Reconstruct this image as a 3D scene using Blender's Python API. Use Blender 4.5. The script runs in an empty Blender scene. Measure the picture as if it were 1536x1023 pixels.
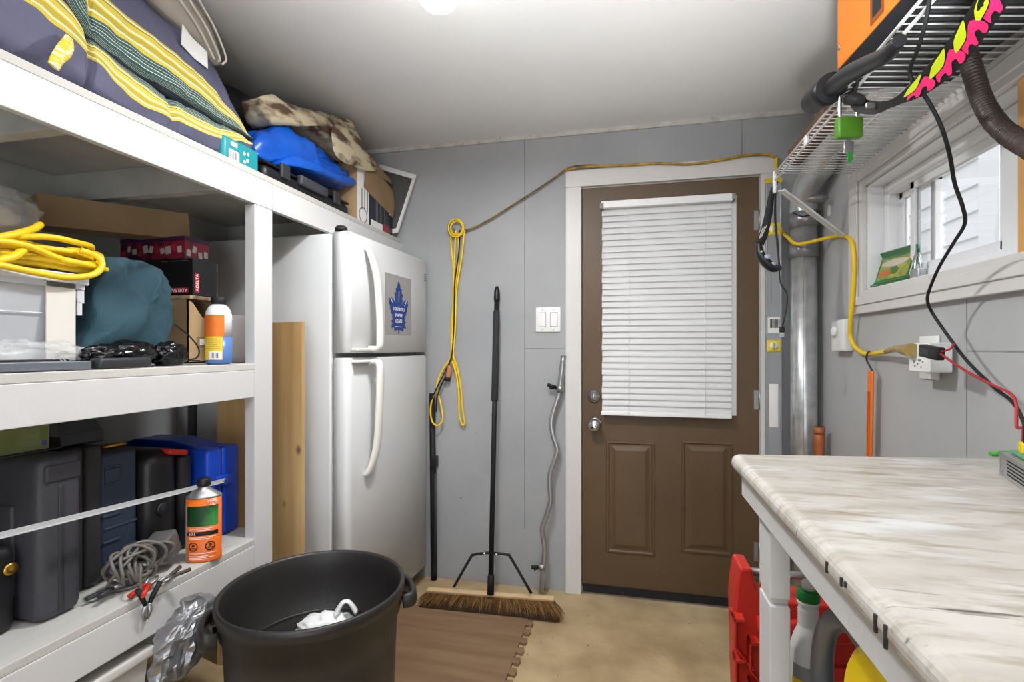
import bpy, bmesh, math, random
from mathutils import Vector, Matrix, noise

# ------------------------------------------------------------------ camera, sky, exposure
SC = bpy.context.scene
COL = SC.collection
F, VX, HY, CZ = 761.0, 942.0, 522.0, 1.235
YAW = math.atan((VX - 768) / F)
cam_data = bpy.data.cameras.new('camera')
cam_data.sensor_width = 36.0
cam_data.lens = F / 1536 * 36
cam_data.shift_y = (HY - 511.5) / 1536
cam_data.clip_start = 0.02
cam = bpy.data.objects.new('camera', cam_data)
COL.objects.link(cam)
cam.location = (0, 0, CZ)
cam.rotation_euler = (math.pi / 2, 0, YAW)
SC.camera = cam

vs = SC.view_settings
vs.view_transform = 'Standard'
vs.look = 'None'
vs.gamma = 1
vs.use_curve_mapping = False
vs.exposure = 0.25

world = bpy.data.worlds.new('world')
SC.world = world
world.use_nodes = True
_bg = world.node_tree.nodes['Background']
_sky = world.node_tree.nodes.new('ShaderNodeTexSky')
_sky.sky_type = 'HOSEK_WILKIE'
_sky.turbidity = 6
_sky.sun_direction = (0.3, -0.4, 0.8)
_hs = world.node_tree.nodes.new('ShaderNodeHueSaturation')
_hs.inputs['Saturation'].default_value = 0.12
world.node_tree.links.new(_sky.outputs[0], _hs.inputs['Color'])
world.node_tree.links.new(_hs.outputs[0], _bg.inputs['Color'])
_bg.inputs['Strength'].default_value = 7.5

LAMP_DOME = 5.0      # emission of the round ceiling lamp
FILL_TUBE = 30.0      # emission of the fill tubes added out of view behind the camera


def area_lamp(name, loc, size, power, color=(1, 1, 1), aim=None):
    d = bpy.data.lights.new(name, 'AREA')
    d.shape = 'DISK'
    d.size = size
    d.energy = power
    d.color = color
    o = bpy.data.objects.new(name, d)
    COL.objects.link(o)
    o.location = loc
    if aim:
        o.rotation_euler = Vector(aim).to_track_quat('-Z', 'Y').to_euler()
    return o


area_lamp('ceiling_lamp_light', (-0.49, 1.40, 2.19), 0.12, 17)     # just below the round ceiling lamp
area_lamp('added_rear_fill', (0.2, -1.68, 0.75), 1.3, 26, (0.95, 0.98, 1.0), (-0.4, 1.0, -0.05))     # added fill at the closed rear wall, lifts the low parts of the room
_sp = bpy.data.lights.new('added_ceiling_fill', 'SPOT')       # unseen spot added to brighten the ceiling, aimed upward
_sp.energy = 275
_sp.spot_size = math.radians(88)
_sp.spot_blend = 0.9
_sp.shadow_soft_size = 0.08
_sp.color = (0.95, 0.98, 1.0)
_so = bpy.data.objects.new('added_ceiling_fill', _sp)
COL.objects.link(_so)
_so.location = (0.05, -0.05, 1.05)
_so.rotation_euler = Vector((0.0, 0.5, 1.0)).to_track_quat('-Z', 'Y').to_euler()


def P(px, py, X=None, Y=None, Z=None):
    """the point of a plane X=, Y= or Z= that stands at a pixel of the photograph (a measuring aid)"""
    t = (px - 768) / F
    d = Vector((-math.sin(YAW) + math.cos(YAW) * t, math.cos(YAW) + math.sin(YAW) * t, (HY - py) / F))
    s = X / d.x if X is not None else (Y / d.y if Y is not None else (Z - CZ) / d.z)
    return d * s + Vector((0, 0, CZ))


# ------------------------------------------------------------------ materials
def lin(h):
    h = h.lstrip('#')
    c = [int(h[i:i + 2], 16) / 255 for i in (0, 2, 4)]
    return tuple(x / 12.92 if x <= 0.04045 else ((x + 0.055) / 1.055) ** 2.4 for x in c) + (1,)


_MC = {}


def mat(name, col, rough=0.5, metal=0.0, col2=None, nscale=6.0, stretch=(1, 1, 1), bump=0.0, bscale=60.0, lo=0.35, hi=0.65,
        trans=0.0, ior=1.45, alpha=1.0, emit=None, estr=0.0, coat=0.0, sss=0.0, detail=5.0, spec=0.5, sheen=0.0):
    if name in _MC:
        return _MC[name]
    m = bpy.data.materials.new(name)
    m.use_nodes = True
    nt = m.node_tree
    b = nt.nodes['Principled BSDF']
    b.inputs['Base Color'].default_value = lin(col)
    b.inputs['Roughness'].default_value = rough
    b.inputs['Metallic'].default_value = metal
    b.inputs['Transmission Weight'].default_value = trans
    b.inputs['IOR'].default_value = ior
    b.inputs['Alpha'].default_value = alpha
    b.inputs['Coat Weight'].default_value = coat
    b.inputs['Specular IOR Level'].default_value = spec
    b.inputs['Sheen Weight'].default_value = sheen
    if sss:
        b.inputs['Subsurface Weight'].default_value = sss
        b.inputs['Subsurface Radius'].default_value = (0.02, 0.02, 0.02)
    if emit:
        b.inputs['Emission Color'].default_value = lin(emit)
        b.inputs['Emission Strength'].default_value = estr
    tc = nt.nodes.new('ShaderNodeTexCoord')
    if col2:
        mp = nt.nodes.new('ShaderNodeMapping')
        mp.inputs['Scale'].default_value = stretch
        nt.links.new(tc.outputs['Object'], mp.inputs['Vector'])
        n = nt.nodes.new('ShaderNodeTexNoise')
        n.inputs['Scale'].default_value = nscale
        n.inputs['Detail'].default_value = detail
        nt.links.new(mp.outputs[0], n.inputs['Vector'])
        r = nt.nodes.new('ShaderNodeValToRGB')
        r.color_ramp.elements[0].position = lo
        r.color_ramp.elements[0].color = lin(col)
        r.color_ramp.elements[1].position = hi
        r.color_ramp.elements[1].color = lin(col2)
        nt.links.new(n.outputs['Fac'], r.inputs['Fac'])
        nt.links.new(r.outputs['Color'], b.inputs['Base Color'])
    if bump:
        n2 = nt.nodes.new('ShaderNodeTexNoise')
        n2.inputs['Scale'].default_value = bscale
        n2.inputs['Detail'].default_value = 4
        nt.links.new(tc.outputs['Object'], n2.inputs['Vector'])
        bp = nt.nodes.new('ShaderNodeBump')
        bp.inputs['Strength'].default_value = bump
        bp.inputs['Distance'].default_value = 0.004
        nt.links.new(n2.outputs['Fac'], bp.inputs['Height'])
        nt.links.new(bp.outputs[0], b.inputs['Normal'])
    _MC[name] = m
    return m


def wood_mat(name, c1, c2, c3=None, axis='Z', scale=9.0, rough=0.55, knots=False):
    """boards: grain stretched along an axis, optional knots"""
    if name in _MC:
        return _MC[name]
    st = {'X': (0.06, 1, 1), 'Y': (1, 0.06, 1), 'Z': (1, 1, 0.06)}[axis]
    m = mat(name, c1, rough, col2=c2, nscale=scale * 3, stretch=st, bump=0.15, bscale=40, lo=0.3, hi=0.7)
    if knots:
        nt = m.node_tree
        b = nt.nodes['Principled BSDF']
        ramp = [n for n in nt.nodes if n.bl_idname == 'ShaderNodeValToRGB'][0]
        tc = [n for n in nt.nodes if n.bl_idname == 'ShaderNodeTexCoord'][0]
        v = nt.nodes.new('ShaderNodeTexVoronoi')
        v.inputs['Scale'].default_value = 8.0
        mpk = nt.nodes.new('ShaderNodeMapping')
        mpk.inputs['Scale'].default_value = (1.0, 0.0, 0.62)
        mpk.inputs['Location'].default_value = (0.31, 0.0, 0.17)
        nt.links.new(tc.outputs['Object'], mpk.inputs['Vector'])
        nt.links.new(mpk.outputs[0], v.inputs['Vector'])
        r = nt.nodes.new('ShaderNodeValToRGB')
        r.color_ramp.elements[0].position = 0.05
        r.color_ramp.elements[0].color = (1, 1, 1, 1)
        r.color_ramp.elements[1].position = 0.13
        r.color_ramp.elements[1].color = (0, 0, 0, 1)
        nt.links.new(v.outputs['Distance'], r.inputs['Fac'])
        mx = nt.nodes.new('ShaderNodeMix')
        mx.data_type = 'RGBA'
        mx.inputs[7].default_value = lin(c3 or '5a3d20')
        nt.links.new(r.outputs[0], mx.inputs[0])
        nt.links.new(ramp.outputs[0], mx.inputs[6])
        nt.links.new(mx.outputs[2], b.inputs['Base Color'])
    return m


def worn_paint(name, paint, under, amount=0.32, rough=0.5, nscale=14.0, stretch=(1, 1, 1), bump=0.25):
    """painted timber with small chips and scuffs that show what lies under"""
    m = mat(name, under, rough, col2=paint, nscale=nscale, stretch=stretch, lo=amount - 0.02, hi=amount + 0.03, bump=bump, bscale=35, detail=9)
    return m


def add_seams(m, xs=(), ys=(), hseg=(), dark='4a4c4d', w=0.0022):
    """plywood joints in a wall: thin dark lines at given object X (or Y) and short level ones (axis value range, z)"""
    nt = m.node_tree
    b = nt.nodes['Principled BSDF']
    src = b.inputs['Base Color'].links[0].from_socket
    tc = nt.nodes.new('ShaderNodeTexCoord')
    sp = nt.nodes.new('ShaderNodeSeparateXYZ')
    nz = nt.nodes.new('ShaderNodeTexNoise')
    nz.inputs['Scale'].default_value = 7
    nt.links.new(tc.outputs['Object'], nz.inputs['Vector'])
    nt.links.new(tc.outputs['Object'], sp.inputs[0])

    def mth(op, a, c=None):
        n = nt.nodes.new('ShaderNodeMath')
        n.operation = op
        for i, v in enumerate((a, c)):
            if v is None:
                continue
            if isinstance(v, (int, float)):
                n.inputs[i].default_value = v
            else:
                nt.links.new(v, n.inputs[i])
        return n.outputs[0]
    acc = None

    def line(sock, val, cond=None):
        nonlocal acc
        d = mth('ABSOLUTE', mth('SUBTRACT', sock, val))
        k = mth('LESS_THAN', d, w)
        if cond is not None:
            k = mth('MULTIPLY', k, cond)
        acc = k if acc is None else mth('MAXIMUM', acc, k)
    for x, z0, z1 in xs:
        line(sp.outputs[0], x, mth('MULTIPLY', mth('GREATER_THAN', sp.outputs[2], z0), mth('LESS_THAN', sp.outputs[2], z1)))
    for y, z0, z1 in ys:
        line(sp.outputs[1], y, mth('MULTIPLY', mth('GREATER_THAN', sp.outputs[2], z0), mth('LESS_THAN', sp.outputs[2], z1)))
    for ax, a0, a1, z in hseg:
        s = sp.outputs[ax]
        line(sp.outputs[2], z, mth('MULTIPLY', mth('GREATER_THAN', s, a0), mth('LESS_THAN', s, a1)))
    acc = mth('MULTIPLY', acc, mth('MULTIPLY', nz.outputs['Fac'], 1.1))
    mx = nt.nodes.new('ShaderNodeMix')
    mx.data_type = 'RGBA'
    mx.inputs[7].default_value = lin(dark)
    nt.links.new(acc, mx.inputs[0])
    nt.links.new(src, mx.inputs[6])
    nt.links.new(mx.outputs[2], b.inputs['Base Color'])


def add_specks(m, dark='55514c', scale=9.0, size=0.035):
    """small nail and screw marks scattered over a painted surface"""
    nt = m.node_tree
    b = nt.nodes['Principled BSDF']
    src = b.inputs['Base Color'].links[0].from_socket
    tc = nt.nodes.new('ShaderNodeTexCoord')
    v = nt.nodes.new('ShaderNodeTexVoronoi')
    v.inputs['Scale'].default_value = scale
    nt.links.new(tc.outputs['Object'], v.inputs['Vector'])
    r = nt.nodes.new('ShaderNodeValToRGB')
    r.color_ramp.elements[0].position = size
    r.color_ramp.elements[0].color = (0.8, 0.8, 0.8, 1)
    r.color_ramp.elements[1].position = size * 1.4
    r.color_ramp.elements[1].color = (0, 0, 0, 1)
    nt.links.new(v.outputs['Distance'], r.inputs['Fac'])
    mx = nt.nodes.new('ShaderNodeMix')
    mx.data_type = 'RGBA'
    mx.inputs[7].default_value = lin(dark)
    nt.links.new(r.outputs[0], mx.inputs[0])
    nt.links.new(src, mx.inputs[6])
    nt.links.new(mx.outputs[2], b.inputs['Base Color'])


def stripe_mat(name, stops, rough=0.85, reps=1.0):
    """woven stripes across the V coordinate of a cloth band: stops = [(v, colour)] with hard steps"""
    m = mat(name, 'ffffff', rough)
    nt = m.node_tree
    b = nt.nodes['Principled BSDF']
    uv = nt.nodes.new('ShaderNodeUVMap')
    sp = nt.nodes.new('ShaderNodeSeparateXYZ')
    nt.links.new(uv.outputs[0], sp.inputs[0])
    mu = nt.nodes.new('ShaderNodeMath')
    mu.operation = 'MULTIPLY'
    mu.inputs[1].default_value = reps
    nt.links.new(sp.outputs[1], mu.inputs[0])
    fr = nt.nodes.new('ShaderNodeMath')
    fr.operation = 'FRACT'
    nt.links.new(mu.outputs[0], fr.inputs[0])
    r = nt.nodes.new('ShaderNodeValToRGB')
    r.color_ramp.interpolation = 'CONSTANT'
    els = r.color_ramp.elements
    els[0].position, els[0].color = stops[0][0], lin(stops[0][1])
    els[1].position, els[1].color = stops[1][0], lin(stops[1][1])
    for p, c in stops[2:]:
        e = els.new(p)
        e.color = lin(c)
    nt.links.new(fr.outputs[0], r.inputs[0])
    nt.links.new(r.outputs[0], b.inputs['Base Color'])
    return m


# ------------------------------------------------------------------ mesh builder
class MB:
    def __init__(s):
        s.v, s.f, s.mi, s.uv, s.sm = [], [], [], {}, []

    def add(s, vs_, fs, m=0, smooth=False):
        o = len(s.v)
        s.v += [Vector(v) for v in vs_]
        for f in fs:
            s.f.append([o + i for i in f])
            s.mi.append(m)
            s.sm.append(smooth)
        return s

    def box(s, x0, y0, z0, x1, y1, z1, m=0, M=None):
        c = [Vector((x, y, z)) for z in (z0, z1) for y in (y0, y1) for x in (x0, x1)]
        if M is not None:
            c = [M @ v for v in c]
        return s.add(c, [(0, 2, 3, 1), (4, 5, 7, 6), (0, 1, 5, 4), (2, 6, 7, 3), (0, 4, 6, 2), (1, 3, 7, 5)], m)

    def rbox(s, x0, y0, z0, x1, y1, z1, r, m=0, M=None, seg=3):
        """box with rounded edges"""
        bm = bmesh.new()
        bmesh.ops.create_cube(bm, size=1)
        for v in bm.verts:
            v.co = Vector(((x0 + x1) / 2 + v.co.x * (x1 - x0), (y0 + y1) / 2 + v.co.y * (y1 - y0), (z0 + z1) / 2 + v.co.z * (z1 - z0)))
        bmesh.ops.bevel(bm, geom=bm.edges[:], offset=r, segments=seg, profile=0.5, affect='EDGES', clamp_overlap=True)
        bm.verts.ensure_lookup_table()
        vv = [v.co.copy() for v in bm.verts]
        if M is not None:
            vv = [M @ v for v in vv]
        s.add(vv, [[v.index for v in f.verts] for f in bm.faces], m, True)
        bm.free()
        return s

    def prism(s, poly, fn, d0, d1, m=0, smooth=False):
        """polygon (2D) pushed from d0 to d1; fn(a, b, d) -> point"""
        n = len(poly)
        vv = [fn(a, b, d0) for a, b in poly] + [fn(a, b, d1) for a, b in poly]
        fs = [list(range(n))[::-1], list(range(n, 2 * n))] + [(i, (i + 1) % n, n + (i + 1) % n, n + i) for i in range(n)]
        return s.add(vv, fs, m, smooth)

    def tube(s, pts, r, seg=10, closed=False, smooth=0, m=0, flat=1.0, cap=True, up=None):
        """round (or flattened) bar along a path; r may be a list"""
        pts = [Vector(p) for p in pts]
        if smooth:
            rr = r if isinstance(r, (list, tuple)) else None
            pts, rr = spline(pts, smooth, closed, rr)
            if rr:
                r = rr
        n = len(pts)
        rs = r if isinstance(r, (list, tuple)) else [r] * n
        T = []
        for i in range(n):
            a = pts[i - 1] if (i > 0 or closed) else pts[i]
            b = pts[(i + 1) % n] if (i < n - 1 or closed) else pts[i]
            t = b - a
            T.append(t.normalized() if t.length > 1e-9 else Vector((0, 0, 1)))
        N = Vector(up) if up else (Vector((0, 0, 1)) if abs(T[0].z) < 0.9 else Vector((1, 0, 0)))
        rings = []
        for i in range(n):
            if up:
                N = Vector(up)
            N = N - T[i] * N.dot(T[i])
            N = N.normalized() if N.length > 1e-6 else T[i].orthogonal().normalized()
            B = T[i].cross(N)
            rings.append([pts[i] + (N * math.cos(2 * math.pi * k / seg) * flat + B * math.sin(2 * math.pi * k / seg)) * rs[i] for k in range(seg)])
        return s.rings(rings, closed, cap, m)

    def rings(s, rings, closed=False, cap=True, m=0, smooth=True, uv=False, mfn=None):
        n, k = len(rings), len(rings[0])
        o = len(s.v)
        for r in rings:
            s.v += [Vector(p) for p in r]
        for i in range(n if closed else n - 1):
            j = (i + 1) % n
            for a in range(k):
                b = (a + 1) % k
                if uv:
                    s.uv[len(s.f)] = [(i / (n - 1), a / k), (i / (n - 1), (a + 1) / k), (j / (n - 1), (a + 1) / k), (j / (n - 1), a / k)]
                s.f.append([o + i * k + a, o + i * k + b, o + j * k + b, o + j * k + a])
                s.mi.append(mfn(i, a) if mfn else m)
                s.sm.append(smooth)
        if cap and not closed:
            s.f.append([o + a for a in range(k)][::-1]); s.mi.append(m); s.sm.append(smooth and k > 16 and False)
            s.f.append([o + (n - 1) * k + a for a in range(k)]); s.mi.append(m); s.sm.append(False)
        return s

    def cyl(s, p0, p1, r0, r1=None, seg=20, m=0, cap=True):
        return s.tube([p0, p1], [r0, r0 if r1 is None else r1], seg, m=m, cap=cap)

    def lathe(s, prof, c=(0, 0, 0), seg=36, m=0, axis='Z', sx=1.0, sy=1.0, cap=True, mfn=None):
        c = Vector(c)
        rings = []
        for r, h in prof:
            ring = []
            for k in range(seg):
                a = 2 * math.pi * k / seg
                x, y = r * math.cos(a) * sx, r * math.sin(a) * sy
                ring.append(c + (Vector((x, y, h)) if axis == 'Z' else (Vector((h, x, y)) if axis == 'X' else Vector((x, h, -y)))))
            rings.append(ring)
        return s.rings(rings, cap=cap, m=m, mfn=mfn)

    def grid(s, fn, nu, nv, m=0, smooth=True, uv=False, thick=0.0):
        o = len(s.v)
        for i in range(nu + 1):
            for j in range(nv + 1):
                s.v.append(Vector(fn(i / nu, j / nv)))
        w = nv + 1
        for i in range(nu):
            for j in range(nv):
                if uv:
                    s.uv[len(s.f)] = [(i / nu, j / nv), ((i + 1) / nu, j / nv), ((i + 1) / nu, (j + 1) / nv), (i / nu, (j + 1) / nv)]
                s.f.append([o + i * w + j, o + (i + 1) * w + j, o + (i + 1) * w + j + 1, o + i * w + j + 1])
                s.mi.append(m)
                s.sm.append(smooth)
        return s

    def noise(s, amp, freq, seed=0, zmin=None):
        off = Vector((seed * 7.3, seed * 3.1, seed * 5.7))
        for i, v in enumerate(s.v):
            d = noise.noise_vector(v * freq + off) * amp
            s.v[i] = v + d
            if zmin is not None and s.v[i].z < zmin:
                s.v[i].z = zmin
        return s

    def xf(s, M):
        s.v = [M @ v for v in s.v]
        return s

    def build(s, name, mats, parent=None, bevel=0.0, bseg=2, subsurf=0, solid=0.0, autosmooth=False, local=False, fixn=True, **props):
        me = bpy.data.meshes.new(name)
        ms = mats if isinstance(mats, (list, tuple)) else [mats]
        root = parent
        off = Vector((0, 0, 0))
        if not local:
            if parent is None:
                xs = [v.x for v in s.v]; ys = [v.y for v in s.v]; zs = [v.z for v in s.v]
                off = Vector(((min(xs) + max(xs)) / 2, (min(ys) + max(ys)) / 2, min(zs)))
            else:
                while root.parent:
                    root = root.parent
                off = root.location.copy()
        me.from_pydata([v - off for v in s.v], [], s.f)
        for mm in ms:
            me.materials.append(mm)
        if s.uv:
            ul = me.uv_layers.new(name='UVMap')
            for p in me.polygons:
                q = s.uv.get(p.index)
                if q:
                    for li, u in zip(p.loop_indices, q):
                        ul.data[li].uv = u
        for p in me.polygons:
            p.material_index = s.mi[p.index]
            p.use_smooth = s.sm[p.index] or autosmooth
        if fixn:
            bm = bmesh.new()
            bm.from_mesh(me)
            bmesh.ops.recalc_face_normals(bm, faces=bm.faces[:])
            bm.to_mesh(me)
            bm.free()
        me.validate()
        o = bpy.data.objects.new(name, me)
        COL.objects.link(o)
        if parent:
            o.parent = parent
        else:
            o.location = off
        if bevel:
            b = o.modifiers.new('bevel', 'BEVEL')
            b.width = bevel
            b.segments = bseg
            b.limit_method = 'ANGLE'
            b.angle_limit = math.radians(40)
            b.harden_normals = False
        if solid:
            b = o.modifiers.new('solid', 'SOLIDIFY')
            b.thickness = solid
        if subsurf:
            b = o.modifiers.new('subsurf', 'SUBSURF')
            b.levels = b.render_levels = subsurf
        for k, v in props.items():
            o[k] = v
        return o


def spline(pts, n, closed=False, rs=None):
    """Catmull-Rom through the points, n steps per span"""
    out, ro = [], []
    m = len(pts)
    spans = m if closed else m - 1
    for i in range(spans):
        p1, p2 = pts[i], pts[(i + 1) % m]
        p0 = pts[i - 1] if (i > 0 or closed) else p1 * 2 - p2
        p3 = pts[(i + 2) % m] if (i + 2 < m or closed) else p2 * 2 - p1
        for k in range(n):
            t = k / n
            out.append(0.5 * ((2 * p1) + (p2 - p0) * t + (2 * p0 - 5 * p1 + 4 * p2 - p3) * t * t + (3 * p1 - p0 - 3 * p2 + p3) * t ** 3))
            if rs:
                ro.append(rs[i] * (1 - t) + rs[(i + 1) % m] * t)
    if not closed:
        out.append(pts[-1].copy())
        if rs:
            ro.append(rs[-1])
    return out, (ro if rs else None)


def smooth2(poly, n=4):
    q, _ = spline([Vector((a, b, 0)) for a, b in poly], n, True)
    return [(v.x, v.y) for v in q]


def thing(name, label, cat, loc, group=None, rotz=0.0):
    o = bpy.data.objects.new(name, None)
    o.empty_display_size = 0.05
    COL.objects.link(o)
    o.location = loc
    o.rotation_euler = (0, 0, rotz)
    o['label'] = label
    o['category'] = cat
    if group:
        o['group'] = group
    return o


def tag(o, label, cat, group=None):
    o['label'] = label
    o['category'] = cat
    if group:
        o['group'] = group
    return o


def struct(o):
    o['kind'] = 'structure'
    return o


def text(s, size, M, m, parent, name='lettering', ext=0.0004, sx=1.0, local=False, align='CENTER'):
    """lettering as thin raised shapes; M places its XY plane"""
    cu = bpy.data.curves.new('t', 'FONT')
    cu.body = s
    cu.size = size
    cu.align_x = align
    cu.align_y = 'CENTER'
    cu.extrude = ext
    cu.resolution_u = 3
    to = bpy.data.objects.new('t', cu)
    COL.objects.link(to)
    me = to.to_mesh()
    b = MB()
    S = M @ Matrix.Diagonal((sx, 1, 1, 1))
    b.add([S @ v.co for v in me.vertices], [list(p.vertices) for p in me.polygons])
    to.to_mesh_clear()
    bpy.data.objects.remove(to)
    bpy.data.curves.remove(cu)
    return b.build(name, m, parent, local=local)


def frame(o, xa, ya):
    """matrix whose local x, y run along xa, ya from o"""
    xa = Vector(xa).normalized()
    ya = Vector(ya)
    ya = (ya - xa * ya.dot(xa)).normalized()
    za = xa.cross(ya)
    M = Matrix((xa, ya, za)).transposed().to_4x4()
    M.translation = Vector(o)
    return M


def soft_profile(poly, x_front, x_back, bulge=0.03, amp=0.006, freq=9.0, seed=1, n=4, zmin=None, rows=9):
    """a soft thing seen from the side: YZ profile pushed along X, both ends rounded"""
    q = smooth2(poly, n)
    cy = sum(a for a, b in q) / len(q)
    cz = sum(b for a, b in q) / len(q)
    rings = []

    def ring(x, k):
        rings.append([Vector((x, cy + (a - cy) * k, cz + (b - cz) * k)) for a, b in q])
    caps = [(1.0, 0.03), (0.93, 0.3), (0.8, 0.55), (0.6, 0.75), (0.35, 0.9), (0.12, 0.98), (0, 1.0)]
    for h, k in caps:
        ring(x_front - bulge + bulge * h, k)
    for i in range(1, rows):
        ring(x_front - bulge + (x_back - x_front + 2 * bulge) * i / rows, 1.0)
    for h, k in caps[::-1]:
        ring(x_back + bulge - bulge * h, k)
    b = MB()
    b.rings(rings)
    b.noise(amp, freq, seed, zmin)
    b.noise(amp * 0.5, freq * 2.3, seed + 3, zmin)
    return b


def crumple(c, size, seed=1, ridge=0.35, freq=2.2, sub=4, zmin=None, m=0):
    """crumpled film: a lump with sharp folds"""
    bm = bmesh.new()
    bmesh.ops.create_icosphere(bm, subdivisions=sub, radius=1)
    off = Vector((seed * 4.1, seed * 1.7, seed * 2.9))
    vv = []
    for v in bm.verts:
        d = v.co.normalized()
        a = 1 - abs(noise.noise(d * freq + off)) * 1.7
        a2 = 1 - abs(noise.noise(d * freq * 2.3 + off)) * 1.6
        a3 = 1 - abs(noise.noise(d * freq * 5.0 + off)) * 1.6
        k = 1 - ridge + ridge * (0.55 * a + 0.3 * a2 + 0.15 * a3)
        p = Vector((d.x * size[0] * k, d.y * size[1] * k, d.z * size[2] * k)) + Vector(c)
        if zmin is not None and p.z < zmin:
            p.z = zmin
        vv.append(p)
    b = MB()
    b.add(vv, [[v.index for v in f.verts] for f in bm.faces], m, True)
    bm.free()
    return b


# ------------------------------------------------------------------ palette
M_wall = mat('wall_grey_paint', '989a9c', 0.55, col2='a2a4a5', nscale=2.0, bump=0.35, bscale=22)
M_wall_r = mat('wall_grey_paint_right', 'a9abab', 0.5, col2='b3b4b4', nscale=2.4, bump=0.4, bscale=18)
M_ceil = mat('ceiling_paint', 'dedede', 0.42, col2='e4e4e3', nscale=1.5, bump=0.5, bscale=9)
M_osb = mat('particle_floor', '9c8461', 0.6, col2='c4ae87', nscale=5, bump=0.3, bscale=50, detail=9, lo=0.3, hi=0.72)
M_foam = mat('brown_foam', '765b42', 0.75, col2='886d52', nscale=5, stretch=(0.35, 3.2, 1), detail=9, bump=0.2, bscale=120)
M_foam_dark = mat('foam_edge', '4a3524', 0.8)
M_trimw = worn_paint('trim_white_paint', 'd0cecb', '968f84', 0.26, 0.4, 9, (1, 1, 0.5), 0.2)
M_shelfw = worn_paint('shelf_white_paint', 'cbcbcb', '939391', 0.25, 0.45, 10, (1, 0.5, 1), 0.2)
M_shelfgrey = mat('shelf_grey_board', 'b4b3af', 0.6, col2='c6c4be', nscale=8, stretch=(1, 0.15, 1), bump=0.2)
M_benchw = worn_paint('bench_white_paint', 'cacaca', '6f6a63', 0.29, 0.5, 16, (1, 1, 0.35), 0.35)
M_brown = mat('door_brown_paint', '57442f', 0.45, col2='5e4a33', nscale=3, bump=0.12, bscale=60)
M_slat = mat('blind_white', 'ececec', 0.45, sss=0.0)
M_vinyl = mat('white_vinyl', 'e9eaec', 0.35)
M_white = mat('white_plastic', 'e6e6e4', 0.35)
M_fridge = mat('fridge_white', 'd2d4d5', 0.32, bump=0.06, bscale=220)
M_handle = mat('fridge_handle_white', 'e3e1db', 0.3)
M_gasket = mat('gasket_grey', '8b8b8a', 0.6)
M_chrome = mat('chrome', 'c8c9cb', 0.13, 1.0)
M_steel = mat('dull_steel', 'a4a4a4', 0.35, 0.8)
M_galv = mat('galvanized', 'b9bbbd', 0.32, 0.75, col2='cccecf', nscale=18, lo=0.4, hi=0.6)
M_alu = mat('aluminium', 'b9bbbd', 0.35, 0.85)
M_black = mat('black_plastic', '17171a', 0.4)
M_blackm = mat('black_matte', '151516', 0.65)
M_can = mat('bin_black', '262423', 0.42, bump=0.15, bscale=90)
M_dgrey = mat('dark_grey_plastic', '35353a', 0.5, col2='404046', nscale=5, bump=0.2, bscale=150)
M_dgrey2 = mat('charcoal_plastic', '2f3033', 0.5, bump=0.2, bscale=150)
M_navy = mat('navy_plastic', '2c3647', 0.45, bump=0.15, bscale=150)
M_blue = mat('blue_plastic', '0f3fae', 0.38, bump=0.1, bscale=120)
M_tarp = mat('blue_tarp', '0c4fb8', 0.3, col2='1661cf', nscale=9, bump=1.0, bscale=16)
M_red = mat('red_plastic', 'bd2a1d', 0.4, bump=0.08, bscale=120)
M_redd = mat('dark_red_wire', 'a3232a', 0.45)
M_orange = mat('orange_paint', 'ef7d12', 0.4)
M_orange2 = mat('orange_plastic', 'e2701a', 0.45)
M_yellow = mat('yellow_cable', 'e9c31a', 0.4)
M_yellow2 = mat('yellow_plastic', 'e6c516', 0.38)
M_cordmix = mat('ochre_cable', 'c89a22', 0.45, col2='7a6426', nscale=9, stretch=(2, 2, 0.4))
M_ply = wood_mat('plywood', 'a17c4d', 'c5a676', '4f3218', 'Z', 5, knots=True)
M_pine = wood_mat('pine', 'c08c4c', 'd7a566', None, 'Z', 6)
M_broomwood = wood_mat('broom_block', 'c5a579', 'd5b88d', None, 'X', 9)
M_bristle = mat('bristle', '6b4a25', 0.8, col2='93703f', nscale=120, lo=0.3, hi=0.7)
M_card = mat('cardboard', '8a7152', 0.8, col2='967d5e', nscale=7)
M_kraft = mat('kraft_board', 'ab8d66', 0.8, col2='b89b74', nscale=7)
M_glass = mat('window_glass', 'ffffff', 0.0, trans=1.0, ior=1.45)
M_film = mat('clear_film', 'f2f4f5', 0.12, alpha=0.22, col2='ffffff', nscale=4, bump=0.6, bscale=30)
M_tote = mat('cloudy_tote', 'e3e6ea', 0.25, alpha=0.42, bump=0.1, bscale=40)
M_totelid = mat('tote_lid', 'e3e5ea', 0.3, alpha=0.8)
M_silverbag = mat('silver_film', '8f8f92', 0.3, 0.6, bump=0.4, bscale=40)
M_whitebag = mat('white_bag', 'e6e6e6', 0.35, bump=0.3, bscale=60)
M_blackbag = mat('black_bag', '101012', 0.2, bump=0.4, bscale=60)
M_teal = mat('teal_cloth', '243f4a', 0.9, col2='2c4a55', nscale=6, bump=0.3, bscale=180)
M_copper = mat('copper_foil', 'b5724f', 0.3, 0.8, bump=0.4, bscale=50)
M_brass = mat('brass', 'b8923d', 0.3, 1.0)
M_purple = mat('slate_purple_cloth', '55566c', 0.85, col2='626279', nscale=5, bump=0.25, bscale=90)
M_beige = mat('beige_cloth', 'a39a8f', 0.9, col2='b5aca1', nscale=5, bump=0.2, bscale=90)
M_cream = mat('cream_piping', 'd8d2c6', 0.8)
M_camo = mat('camouflage_cloth', '5b4638', 0.9, col2='c9bda0', nscale=13, stretch=(1, 0.7, 2.0), bump=0.3, bscale=60, lo=0.4, hi=0.56)
M_magnet = mat('grey_magnet', '9b9a97', 0.55)
M_leaf = mat('blue_print', '1c3f86', 0.5)
M_paper = mat('white_print', 'e8e8e6', 0.6)
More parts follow.
